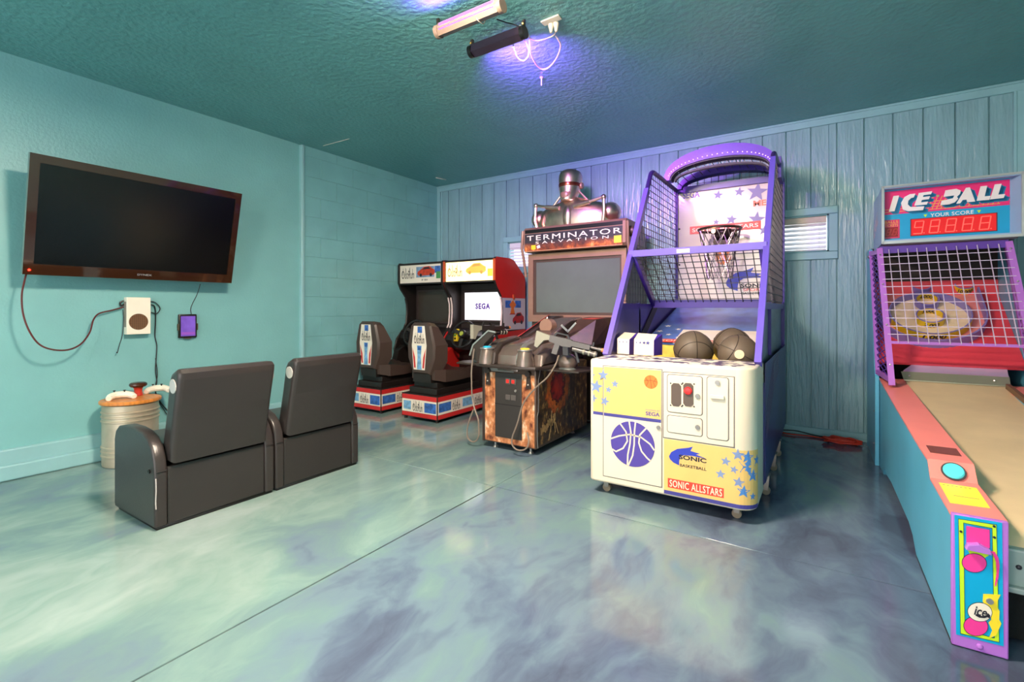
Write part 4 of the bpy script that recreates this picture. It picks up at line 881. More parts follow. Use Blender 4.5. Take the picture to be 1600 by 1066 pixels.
mb = MB(); L_ = MB()
ribbon(mb, D2, [(c[0]-.037,c[1]+.006),(c[0],c[1]+.01),(c[0]+.037,c[1]+.002)], .003, .002, .0026); ribbon(mb, D2, [(c[0]-.006,c[1]+.037),(c[0],c[1]),(c[0]+.004,c[1]-.037)], .003, .002, .0026)
for s in (1,-1): ribbon(mb, D2, [(c[0]+s*.03,c[1]+.022),(c[0]+s*.014,c[1]),(c[0]+s*.026,c[1]-.026)], .003, .002, .0026)
part(bl, 'ball_seams', mb, mat('seam_brown', (150,72,30), .5), kind='stuff', smooth=0)
c0 = hd_(1009,649); c1 = hd_(1030,643)
text(d, 'SEGA', NAVL, D2, c0[0], ys+.014, c1[0]+.004, ys+.036, bold=.03, slant=-.0)
text(d, 'POWERED BY', NAVL, D2, c0[0], ys+.042, c1[0]+.004, ys+.049)
# big purple basketball
c = hd_(988,694); rb_ = .128
part(d, 'purple_ball_print', poly(MB(), D2, ell(c[0],c[1],rb_,n=48), .001, .002), mat('ball_purple', (78,62,152), .42), 'purple basketball emblem', smooth=0)
mb = MB()
def arc(pts): ribbon(mb, D2, [(c[0]+a*rb_, c[1]+b*rb_) for a, b in pts], .0085, .002, .0028)
arc([(-.14,1.0),(-.06,.5),(-.10,0),(-.2,-.5),(-.22,-1.0)]); arc([(.12,1.0),(.14,.6),(.16,.3),(.2,-.1),(.34,-.5),(.55,-.84)]) if False else None
arc([(.16,.99),(.12,.62),(.18,.1),(.10,-.5),(.02,-1.0)]) if False else arc([(.15,.99),(.10,.55),(.09,0),(.02,-.5),(-.18,-.98)])
arc([(-.99,.1),(-.6,.28),(-.1,.42),(.4,.36),(.8,.12),(.98,-.12)])
arc([(-.55,.83),(-.28,.5),(-.22,.1),(-.42,-.25),(-.75,-.45),(-.93,-.37)]); arc([(.62,.78),(.34,.45),(.30,.1),(.42,-.25),(.66,-.50),(.80,-.60)])
part(d, 'ball_seams', mb, CABW2, kind='stuff', smooth=0)
c = hd_(1029,668); part(d, 'lock', MB().cyl(D2.p(c[0],c[1],0), D2.p(c[0],c[1],.008), .011, n=14), STEEL)
# coin unit
u0 = h(1037,640)[0]; u1 = h(1147,640)[0]; uz0 = h(1147,699)[1]; uz1 = h(1037,583)[1]+.004
cu = part(body, 'coin_unit', MB().rbox(BX0+u0, BX0+u1, BY0-.005, BY0+.01, uz0, uz1, .003), CABW2)
C2 = Pl((BX0, BY0-.005, 0), (1,0,0), (0,0,1)); hc_ = lambda x, y: C2.hit(x, y)
frame(mb := MB(), FP, [(u0-.004,uz0-.005),(u1+.004,uz0-.005),(u1+.004,uz1+.004),(u0-.004,uz1+.004)], [(u0,uz0),(u1,uz0),(u1,uz1),(u0,uz1)], .0002, .0008)
part(body, 'door_gap', mb, GAP, smooth=0)
def door(px0, py0, px1, py1, nm):
    a0, z1 = hc_(px0, py0); a1, z0 = hc_(px1, py1)
    z1 = z1-.0; dd = part(cu, nm, MB().prism([(BX0+a, z) for a, z in rrect(a0+.003, z0+.003, a1-.003, z1-.003, .012)], 1, BY0-.010, BY0-.004, .0015, 1), CABW2)
    frame(mb := MB(), C2, rrect(a0-.001,z0-.001,a1+.001,z1+.001,.014), rrect(a0+.004,z0+.004,a1-.004,z1-.004,.011), .0002, .0009)
    part(cu, 'door_gap', mb, GAP, smooth=0); return dd
d1 = door(1042.5,584.5,1098,650,'coin_door'); d2 = door(1042.5,648,1098,683,'cash_door'); d3 = door(1104.5,588,1139,690,'ticket_door')
E2 = Pl((BX0, BY0-.0102, 0), (1,0,0), (0,0,1)); he = lambda x, y: E2.hit(x, y)
for px in (1056.5, 1075.5):
    a, z = he(px, 617); w_, hh = .026, .062
    cs = part(d1, 'coin_plate', flat(MB(), E2, [(a-w_+.012,z+hh),(a+w_-.012,z+hh),(a+w_,z+hh-.014),(a+w_,z-hh+.014),(a+w_-.012,z-hh),(a-w_+.012,z-hh),(a-w_,z-hh+.014),(a-w_,z+hh-.014)], 0, .003), mat('coin_plate_brown', (92,76,66), .45), smooth=0)
    mb = MB()
    for sx_ in (-1,1):
        for sz in (-1,1): mb.ball(E2.p(a+sx_*w_*1.12,z+sz*hh*.96,.001), .0042, 8)
    part(d1, 'screws', mb, INK, kind='stuff')
    if px > 1060: part(cs, 'coin_button', MB().lathe([(.020,0),(.021,.008),(.016,.014),(0,.016)], E2.p(a,z+.022,.002), (0,-1,0), 20), mat('button_red', (230,44,44), .3, emit=(220,20,20), es=.15), 'round red button')
for dd, px, py in ((d1,1090,619),(d2,1090,667.5),(d3,1121,598)):
    a, z = he(px, py); part(dd, 'lock', MB().cyl(E2.p(a,z,0), E2.p(a,z,.008), .012, n=14).cyl(E2.p(a,z,.008), E2.p(a,z,.011), .006, n=8), STEEL)
a0, z0 = he(1110,622.5); a1, z1 = he(1132,618); part(d3, 'ticket_slot', MB().rbox(BX0+a0, BX0+a1, BY0-.024, BY0-.009, z0, z0+.020, .004), CABW2)
# lower yellow panel wrapping the rounded corner
zb_, zt_ = h(1043,760)[1], h(1043,686)[1]
zb_ = h(1100,779)[1]+.004
wrap = BX1-rc-BX0+rc*PI/2-.005
mb = rect(MB(), fp, dr+.012, zb_, fp.a1, uz0-.008); rect(mb, fp, fp.a1, zb_, wrap, uz0-.008-.004, .0003, .0012, 8)
part(body, 'yellow_print', mb, YELP, smooth=50)
mb = rect(MB(), fp, dr+.012, zb_-.020, fp.a1, zb_, .0003, .0014); rect(mb, fp, fp.a1, zb_-.020, wrap, zb_, .0003, .0014, 8)
part(body, 'navy_stripe', mb, NAVL, smooth=50)
for k, (x, y, r, m) in enumerate(((1153,711,.032,STARB),(1134,721,.026,STARB),(1147,734,.022,STARB),(1126,741,.026,STARB),(1154,754,.030,STARB),(1168,731,.048,STARB2))):
    a, z = h(x, y); part(body, 'printed_star', poly(MB(), fp, star(a,z,r,.12*(k%3)), .001, .0022), m, smooth=0)
for a, z, r in ((fp.a1+.055,.32,.034),(fp.a1+.035,.145,.034),(fp.a1+.085,.225,.034),(fp.a1+.083,.12,.02),(fp.a1+.115,.30,.028)):
    part(body, 'printed_star', poly(MB(), fp, star(a,z+.03,r,.1), .001, .0022), STARB2, smooth=0)
LB = mat('logo_blue', (44,60,178), .42)
def swoosh(par, pl, a, b, s, m=LB):
    Q = [(0,.42),(.06,.62),(.22,.80),(.50,.92),(.62,1.0),(.56,.80),(.80,.74),(.70,.68),(.95,.58),(.62,.60),(.40,.58),(.30,.48),(.27,.30),(.27,.10),(.12,.18),(.03,.30)]
    part(par, 'logo_swoosh', flat(MB(), pl, [(a+s*x, b+s*.62*y) for x, y in Q], .0013, .002), m, smooth=0)
a0, z0 = h(1043,722); a1, z1 = h(1104,700)
swoosh(body, fp, a0+.008, z0-.02, a1-a0, LB)
s = a1-a0
text(body, 'SONIC', INK, fp, a0+.30*s, z0+.028, a1, z0+.052, c=.0026, bold=.03)
text(body, 'SPORTS', mat('print_ochre', (206,170,110), .5), fp, a0+.34*s, z0+.010, a1-.005, z0+.020, c=.002, sp=1.6)
text(body, 'BASKETBALL', INK, fp, a0+.33*s, z0-.012, a1, z0+.004, c=.002, bold=.02)
l0 = h(1043,755); l1 = h(1131,764)
zc = zb_+.018; lr = part(body, 'red_label', rect(MB(), fp, l0[0]+.002, zc, l1[0], zc+.050, .001, .002), REDL, smooth=0)
text(body, 'SONIC ALLSTARS', mat('print_cream', (250,236,206), .4), fp, l0[0]+.012, zc+.006, l1[0]-.008, zc+.044, c=.0026, bold=.01, sp=1.08)
# printed worktop
TOPP = mat('top_print', (206,190,196), .4)
m = TOPP; nt = m.node_tree; r = [n for n in nt.nodes if n.type == 'VALTORGB'][0]; r.color_ramp.elements[0].color = rgb((66,48,96)); r.color_ramp.elements[1].color = rgb((240,230,214)); r.color_ramp.elements[0].position = .46; r.color_ramp.elements[1].position = .52
[n for n in nt.nodes if n.type == 'TEX_NOISE'][0].inputs['Scale'].default_value = 16
part(t, 'printed_top', MB().prism(plan(BX0+.03, BX1-.02, BY0+.035, 2.98, .07), 2, BZ1-.001, BZ1+.002), TOPP, smooth=0)
# slanted front posts, ball trough and ramp
pz = lambda z: 2.875+(z-.80)*.685
part(t, 'ball_tray', MB().prism([(3.025,.69),(3.025,.705),(3.525,.705),(3.525,.838),(4.62,1.13),(4.66,1.13),(4.66,.70)], 0, BX0+.05, BX1-.045), mat('tray_yellow', (240,204,96), .4, var=.35, vscale=10))
RAMPB = mat('ramp_blue', (74,112,180), .3, var=.35, vscale=7)
part(t, 'ramp', MB().hexa([(BX0+.05,3.52,.837),(BX1-.045,3.52,.837),(BX1-.045,4.6,1.128),(BX0+.05,4.6,1.128),(BX0+.05,3.52,.843),(BX1-.045,3.52,.843),(BX1-.045,4.6,1.136),(BX0+.05,4.6,1.136)]), RAMPB, smooth=0)
part(t, 'ramp_panel', MB().hexa([(BX0+.26,3.54,.849),(BX1-.06,3.54,.849),(BX1-.06,3.85,.932),(BX0+.26,3.85,.932),(BX0+.26,3.54,.852),(BX1-.06,3.54,.852),(BX1-.06,3.85,.935),(BX0+.26,3.85,.935)]), OFFW, smooth=0)
rp = Pl((BX0+.1, 3.52, .834), (1,0,0), (0,.8,.216))
lb_ = part(t, 'ramp_label', rect(MB(), rp, .05, .02, .62, .09, .016, .018), REDL, smooth=0)
text(t, 'SONIC ALLSTARS', mat('print_cream', (250,236,206), .4), rp, .07, .035, .60, .075, c=.019, bold=.01)
mb = MB()
for k, (x, y) in enumerate(((.0,.06),(.08,.22),(-.01,.3),(.16,.16),(.12,.36),(.02,.44))): poly(mb, rp, star(x,y,.016+.006*(k%3),.2*k), .008, .010)
part(t, 'ramp_stars', mb, OFFW, kind='stuff', smooth=0)
mb = MB()
for k, (x, y) in enumerate(((.18,3.08),(.25,3.02),(.33,3.1),(.42,3.03),(.55,3.12),(.68,3.04),(.12,3.05))):
    poly(mb, Pl((BX0+.05,0,.706),(1,0,0),(0,1,0)), star(x,y+.1,.045,.5*k), .0, .001)
part(t, 'tray_stars', mb, NAVL, kind='stuff', smooth=0)
# side walls of the court below the cage
for xx, nm in ((BX0+.02,'side_wall'), (BX1-.03,'side_wall')):
    m_ = mat('side_wall_purple', (64,50,140), .3, var=.35, vscale=4) if xx < -1 else mat('side_wall_print', (84,104,120), .3, var=.5, vscale=5, stretch=(1,.5,2))
    s = part(t, nm, MB().prism([(3.03,.70),(3.03,.80),(2.90,.80),(pz(1.10),1.10),(BY1,1.10),(BY1,.70)], 0, xx, xx+.012), m_, smooth=0)
part(t, 'kick_band', MB().bar((BX0+.036,3.43,.81), (BX0+.036,3.9,1.13), .01, .07), mat('band_black', (24,16,30), .5))
for xx in (BX0+.02, BX1-.012):
    f_ = part(t, 'front_post', MB().bar((xx,pz(.80),.80), (xx,pz(2.02 if xx < -1 else 2.14),2.02 if xx < -1 else 2.14), .034, .05, (0,1,0)), PURP)
    part(t, 'rear_post', MB().box(xx-.018, xx+.018, 4.64, 4.69, .1, 2.20), PURPD)
    part(t, 'middle_post', MB().box(xx-.012, xx+.012, pz(1.5)+.13, pz(1.5)+.16, .80, 1.14 if xx > -1 else 1.14), PURPD)
    part(t, 'side_rail', MB().box(xx-.014, xx+.014, pz(1.10), 4.66, 1.095, 1.135), PURPD)
    tp = smooth_path([(xx,pz(1.98),1.98),(xx,pz(2.08)+.01,2.10),(xx,3.83,2.185),(xx,3.95,2.20),(xx,4.30,2.20),(xx,4.66,2.20)], 5)
    part(t, 'top_rail', MB().tube(tp, .018, 8), mat('cage_rail_dark', (52,32,96), .35))
    mb = MB()
    z = 1.15
    while z < 2.19:
        y0 = pz(z)+.01 if z < 2.06 else 3.74+(z-2.06)*.9; mb.bar((xx,y0,z),(xx,4.65,z),.004,.004); z += .052
    y = 3.18
    while y < 4.65:
        zt = min(.80+(y-2.875)/.685, 2.19 if y > 3.9 else 2.02+(y-3.7)*.8 if y > 3.7 else 9); zt = min(zt, 2.19)
        if zt > 1.2: mb.bar((xx,y,1.13),(xx,y,zt),.004,.004,(0,1,0))
        y += .058
    part(t, 'side_mesh', mb, WIRE, kind='stuff', smooth=0)
# white sticker panel seen through the near side cage and side graphics
part(t, 'side_graphic', MB().prism([(3.03,.12),(3.03,.79),(BY1,.79),(BY1,.12)], 0, BX1+.006, BX1+.010), mat('side_graphic_navy', (34,38,104), .3, var=.35, vscale=2.2), smooth=0)
mb = MB(); sg = Pl((BX1+.010,3.03,0),(0,1,0),(0,0,1))
for k in range(7): ribbon(mb, sg, [(.05,.36+.03*k),(.5,.58+.03*k),(.9,.66+.02*k)], .006, .0, .0015)
part(t, 'side_streaks', mb, mat('streak_mauve', (120,100,130), .4), kind='stuff', smooth=0)
# backboard
bbp = Pl((BX0+.035, 4.60, 1.155), (1,0,0), (0,0,1)); bw = BX1-BX0-.06; bh = 1.01
bb = part(t, 'backboard', MB().rbox(BX0+.03, BX1-.02, 4.603, 4.635, 1.15, 2.17, .01), mat('backboard_white', (238,222,206), .12, coat=.8))
B = lambda x, y: bbp.hit(x, y)
rl = part(bb, 'red_label', flat(MB(), bbp, [B(1077.5,355),B(1193,342),B(1193,353),B(1078.5,366.5)], 0, .001) if False else rect(MB(), bbp, B(1078,360)[0], B(1078,366.5)[1], B(1189,350)[0], B(1078,354.5)[1], 0, .001), REDL, smooth=0)
a0, z0 = B(1078,366.5); a1, z1 = B(1189,342)
z1 = B(1078,354.5)[1]
text(bb, 'SONIC ALLSTARS', mat('print_cream', (250,236,206), .4), bbp, a0+.02, z0+.018, a1-.02, z1-.018, bold=.012)
a, z = B(1065,311.5); a2, z2 = B(1088,302)
text(bb, 'SEGA', mat('logo_purple', (88,56,170), .4), bbp, a+.01, z+.0, a2+.03, z+.06, bold=.03)
for k, (x, y, r) in enumerate(((1183,300,.085),(1155,300,.045),(1122,305,.045),(1143,343,.05),(1182,343,.07),(1119,347,.03),(1194,360,.05))):
    a, z = B(x, y); pts = [(min(p_[0], bw-.005), p_[1]) for p_ in star(a,z,r,.15)]
    part(bb, 'printed_star', poly(MB(), bbp, pts, 0, .0008), mat('star_mauve', (128,116,168), .4), smooth=0)
a, z = B(1179,319); text(bb, 'ME', mat('label_pale_red', (236,120,84), .4), bbp, a-.01, z-.02, a+.09, z+.03, bold=.03)
a, z = B(1130,402); po = part(bb, 'printed_ball', poly(MB(), bbp, ell(a,z+.0,.066), 0, .001), ORANGE, 'printed orange basketball', smooth=0)
a, z = B(1132,459); swoosh(bb, bbp, a+.01, z+.0, .36)
text(bb, 'SONIC', INK, bbp, a+.13, z+.05, a+.34, z+.085, c=.0028, bold=.03); text(bb, 'SPORTS', REDL, bbp, a+.15, z+.018, a+.34, z+.042, c=.0028); text(bb, 'BASKETBALL', INK, bbp, a+.14, z-.012, a+.34, z+.010, c=.0028)
mb = MB()
for x, y in ((1061.5,358),(1132,289),(1061.5,414),(1061.5,445)):
    a, z = B(x, y); mb.ball(bbp.p(a,z,0), .008, 8)
part(bb, 'bolts', mb, INK, kind='stuff')
mb = MB(); 
part(t, 'backboard_frame', MB().box(BX0+.01, BX0+.035, 4.585, 4.65, 1.1, 2.2).box(BX0, BX1, 4.59, 4.65, 2.17, 2.225).box(BX0, BX1, 4.58, 4.66, 1.11, 1.152), PURPD, smooth=0)
# hoop with chain net
hc2 = V((-.735, 4.34, 1.765)); R0 = .165
ho = part(t, 'hoop', MB().tube([hc2+V((R0*math.cos(2*PI*k/32), R0*math.sin(2*PI*k/32), 0)) for k in range(32)], .011, 8, True), mat('hoop_brown', (84,62,52), .3, metal=.6))
part(ho, 'hoop_bracket', MB().prism([(4.47,1.755),(4.60,1.70),(4.60,1.79),(4.49,1.79)], 0, -.80, -.67).box(-.83, -.64, 4.585, 4.602, 1.66, 1.80), mat('bracket_dark', (52,40,36), .4, metal=.5))
CH = mat('net_chain', (120,108,112), .3, metal=.9)
mb = MB(); n = 12
def cp(j, k): r_ = (R0, .145, .125, .112, .105, .10)[j]; return hc2+V((r_*math.cos(2*PI*(k+.5*(j%2))/n), r_*math.sin(2*PI*(k+.5*(j%2))/n), (-.0,-.10,-.19,-.27,-.35,-.42)[j]))
for j in range(5):
    for k in range(n):
        mb.tube([cp(j,k), cp(j+1,k)], .004, 4); mb.tube([cp(j,k), cp(j+1,k-1 if j%2==0 else k+1)], .004, 4)
part(ho, 'chain_net', mb, CH, kind='stuff')
part(ho, 'glow_spot', MB().ball(hc2+V((-.02,-.165,-.035)), .016, 12), mat('warm_spot', (255,220,170), .3, emit=(255,206,150), es=12), 'small glowing ball under the hoop')  # small glowing ball just under the hoop rim
# tilted front gate of wire
gt, gb = (3.335, 1.487), (3.80, 1.135)
gx0, gx1 = BX0+.045, BX1-.04
gate = part(t, 'front_gate', MB().bar((gx0-.03,gt[0],gt[1]), (gx1+.03,gt[0],gt[1]), .045, .045), PURP)
part(gate, 'latch_plate', MB().box(-.83, -.745, gt[0]-.026, gt[0]-.022, gt[1]-.016, gt[1]+.01), mat('latch_cream', (226,206,190), .4))
part(gate, 'gate_rail', MB().bar((gx0,gb[0],gb[1]), (gx1,gb[0],gb[1]), .035, .06), PURPD)
for xx in (gx0, gx1): part(gate, 'gate_stile', MB().bar((xx,gt[0],gt[1]), (xx,gb[0],gb[1]), .03, .05), PURPD)
mb = MB(); n = 15
for k in range(1, n):
    xx = gx0+(gx1-gx0)*k/n; mb.bar((xx,gt[0]+.01,gt[1]), (xx,gb[0],gb[1]), .005, .005)
for k in range(1, 10):
    f = k/10; mb.bar((gx0,gt[0]+(gb[0]-gt[0])*f,gt[1]+(gb[1]-gt[1])*f), (gx1,gt[0]+(gb[0]-gt[0])*f,gt[1]+(gb[1]-gt[1])*f), .005, .005)
part(gate, 'gate_mesh', mb, WIRE, kind='stuff', smooth=0)
# arch with its row of lamps
ax0, ax1 = BX0+.015, BX1-.012; acx = (ax0+ax1)/2; hw = (ax1-ax0)/2
def arch(rise, inset, n=20): return [(acx-(hw-inset)*math.cos(PI*k/n), 2.20+rise*math.sin(PI*k/n)**.85) for k in range(n+1)]
def band(o, i, y0, y1):
    mb = MB(); n = len(o); vs = []
    for y in (y0, y1): vs += [(x,y,z) for x, z in o]+[(x,y,z) for x, z in i]
    fs = []
    for k in range(n-1):
        fs += [(k,k+1,n+k+1,n+k),(2*n+k,3*n+k,3*n+k+1,2*n+k+1),(k,2*n+k,2*n+k+1,k+1),(n+k,n+k+1,3*n+k+1,3*n+k)]
    fs += [(0,n,3*n,2*n),(n-1,3*n-1,4*n-1,2*n-1)]
    return mb.add(vs, fs)
ac = part(t, 'arch', band(arch(.235,0), arch(.135,.05), 4.19, 4.30), PURPA)
lamp = MB(); pts = arch(.160,.036, 32)
for x, z in pts[2:-2]: lamp.ball((x, 4.189, z), .0045, 6)
part(ac, 'arch_lamps', lamp, mat('arch_led', (255,200,190), .3, emit=(255,200,190), es=.9), 'row of tiny lamps', kind='stuff')
part(ac, 'arch_lining', band(arch(.134,.052), arch(.122,.060), 4.20, 4.29), mat('arch_lining_dark', (34,26,48), .5))
part(ac, 'inner_arch', band(arch(.095,.07), arch(.078,.082), 4.26, 4.30), mat('arch_lining_dark', (34,26,48), .5))
mb = MB()
for k in range(2, 39): 
    o_, i_ = arch(.132,.054,40)[k], arch(.095,.07,40)[k]; mb.bar((o_[0],4.28,o_[1]),(i_[0],4.28,i_[1]),.004,.004,(0,1,0))
part(ac, 'arch_grille', mb, mat('grille_pale', (150,140,150), .4, metal=.5), kind='stuff', smooth=0)
part(t, 'arch_rear', band(arch(.16,.02), arch(.10,.06), 4.56, 4.66), PURPD)
mb = MB()
for k in range(1, 14):
    xx = ax0+(ax1-ax0)*k/14; zt = 2.20+.13*math.sin(PI*k/14); mb.bar((xx,4.62,2.2),(xx,4.62,zt),.004,.004,(0,1,0)); mb.bar((xx,4.62,zt),(xx,4.2,zt),.004,.004)
mb.bar((ax0,4.62,2.245),(ax1,4.62,2.245),.004,.004); mb.bar((ax0+.1,4.62,2.29),(ax1-.1,4.62,2.29),.004,.004)
part(t, 'top_mesh', mb, WIRE, kind='stuff', smooth=0)
part(t, 'arch_foot', MB().box(BX1-.035, BX1+.012, 4.18, 4.42, 2.10, 2.26), PURPD, smooth=0)
# printed boxes standing on the counter
for k, (xa, xb, ya, yb, m_) in enumerate(((-1.125,-1.045,2.985,3.12,CABW2),(-1.01,-.885,2.975,3.06,CABW2))):
    q_ = part(t, 'coin_cover', MB().hexa([(xa,ya,.806),(xb,ya,.806),(xb,yb,.806),(xa,yb,.806),(xa,ya+.005,.905),(xb,ya+.005,.90),(xb,yb,.935),(xa,yb,.94)]), m_, 'small white printed cover')
    cp_ = Pl((xa, ya-.0005, .806), (1,0,0), (0,.05,1)); mb = MB()
    for j in range(3 if k == 0 else 4): poly(mb, cp_, star(.016+j*.024, .078, .006+.003*j*(k), .1), .001, .002)
    part(q_, 'printed_stars', mb, NAVL, kind='stuff', smooth=0)
    part(q_, 'cover_side', MB().hexa([(xb,ya,.806),(xb+.002,ya,.806),(xb+.03,yb,.806),(xb,yb,.806),(xb,ya+.005,.90),(xb+.002,ya+.005,.90),(xb+.03,yb,.935),(xb,yb,.935)]), PURPD, smooth=0)
# casters
def caster(x, y, z1):
    k = .8
    c = part(t, 'caster', MB().prism([(x-.02,z1),(x+.02,z1),(x+.012,.03),(x-.012,.03)], 1, y-.018, y-.013).prism([(x-.02,z1),(x+.02,z1),(x+.012,.03),(x-.012,.03)], 1, y+.013, y+.018).box(x-.024, x+.024, y-.022, y+.022, z1-.006, z1+.002), STEEL)
    part(c, 'wheel', MB().cyl((x,y-.011,.024), (x,y+.011,.024), .024, n=18), mat('caster_wheel', (134,118,100), .4))
for x, y in ((BX0+.08,2.74),(BX1-.10,2.76)): caster(x, y, .08)
for y in (3.2, 3.70, 4.08): caster(BX1-.004, y, .122) 
for y in (3.7, 4.55): caster(BX0+.03, y, .125)
part(t, 'underframe', MB().box(BX0+.06, BX1-.05, 2.80, 4.6, .085, .13), PURPD)

# three black basketballs in the tray
RUB = mat('black_rubber', (98,84,70), .5, bump=.15, bscale=300)
SEAM = mat('ball_seam_dark', (50,40,34), .6)
def bball(px, py, Y, r, label, rot):
    c = wy(px, py, Y); c.z = (.7095 if px != 1144 else .734)+r; t = thing('basketball', label, 'ball', (c.x,c.y,c.z), (0), 'black basketballs in the tray')
    part(t, 'ball', MB().ball(c, r, 28), RUB)
    M3 = Matrix.Rotation(rot, 3, 'Z') @ Matrix.Rotation(.5, 3, 'X'); mb = MB()
    for f in ((lambda a: V((math.cos(a),math.sin(a),0))), (lambda a: V((0,math.cos(a),math.sin(a)))), (lambda a: V((math.cos(a),.55*math.cos(2*a)*.0+.62,math.sin(a))).normalized()), (lambda a: V((math.cos(a),-.62,math.sin(a))).normalized())):
        mb.tube([c+M3@f(2*PI*k/32)*(r+.0002) for k in range(32)], .0022, 4, True)
    part(t, 'seams', mb, SEAM, kind='stuff')
    return t, c
t1, c1 = bball(1083.5,551,3.22,.122,'single black basketball in the tray, apart from the other two',.4)
t2, c2 = bball(1144,547,3.395,.119,'black basketball half hidden behind the one with a round badge',1.1)
t3, c3 = bball(1153.5,556,3.15,.116,'black basketball with a round cream badge facing out',2.0)
dv = (_O+V((.18,-.1,-.02))-c3).normalized(); part(t3, 'badge', MB().cyl(c3+dv*.112, c3+dv*.1175, .026, n=20), mat('badge_cream', (226,206,170), .5), 'round cream badge')

# ================================================================== the ball-rolling alley machine (drawn in its own frame: x across, y along, z up)
th = .0112; LI = V((.352, 2.11, 0))
XF = (Matrix.Translation(LI) @ Matrix.Rotation(th, 4, 'Z')).inverted()
t = thing('alley_roller', 'blue, pink and purple alley rolling machine with a red score display', 'arcade machine', LI, th, local=True)
SKY = mat('sky_blue_side', (96,182,214), .34, var=.07, vscale=3)
PINK = mat('salmon_pink_top', (252,140,132), .36, var=.03)
LILAC = mat('lilac_metal', (178,110,206), .38)
LILACD = mat('lilac_metal_dark', (92,54,160), .38)
LAV = mat('lavender_ring', (142,128,196), .4)
TAN = mat('tan_lane', (218,190,150), .48, bump=.08, bscale=160, var=.06)
CYAN = mat('print_cyan', (0,164,214), .35)
LIME = mat('print_lime', (196,232,40), .35)
HOT = mat('print_hot_pink', (240,60,152), .35)
CHR = mat('brushed_steel', (200,196,196), .28, metal=.85)
SIGNB = mat('sign_blue_grey', (150,178,214), .4)
W_ = .74; RL = .13; RR = .61
top = [(0,.43),(.33,.446),(.385,.505),(.56,.510),(1.28,.553),(2.12,.612)]
bot = [(2.10,0),(1.90,0),(1.86,.045),(1.80,.065),(1.72,.05),(1.50,.07),(.86,.075),(.75,.055),(.65,0)]
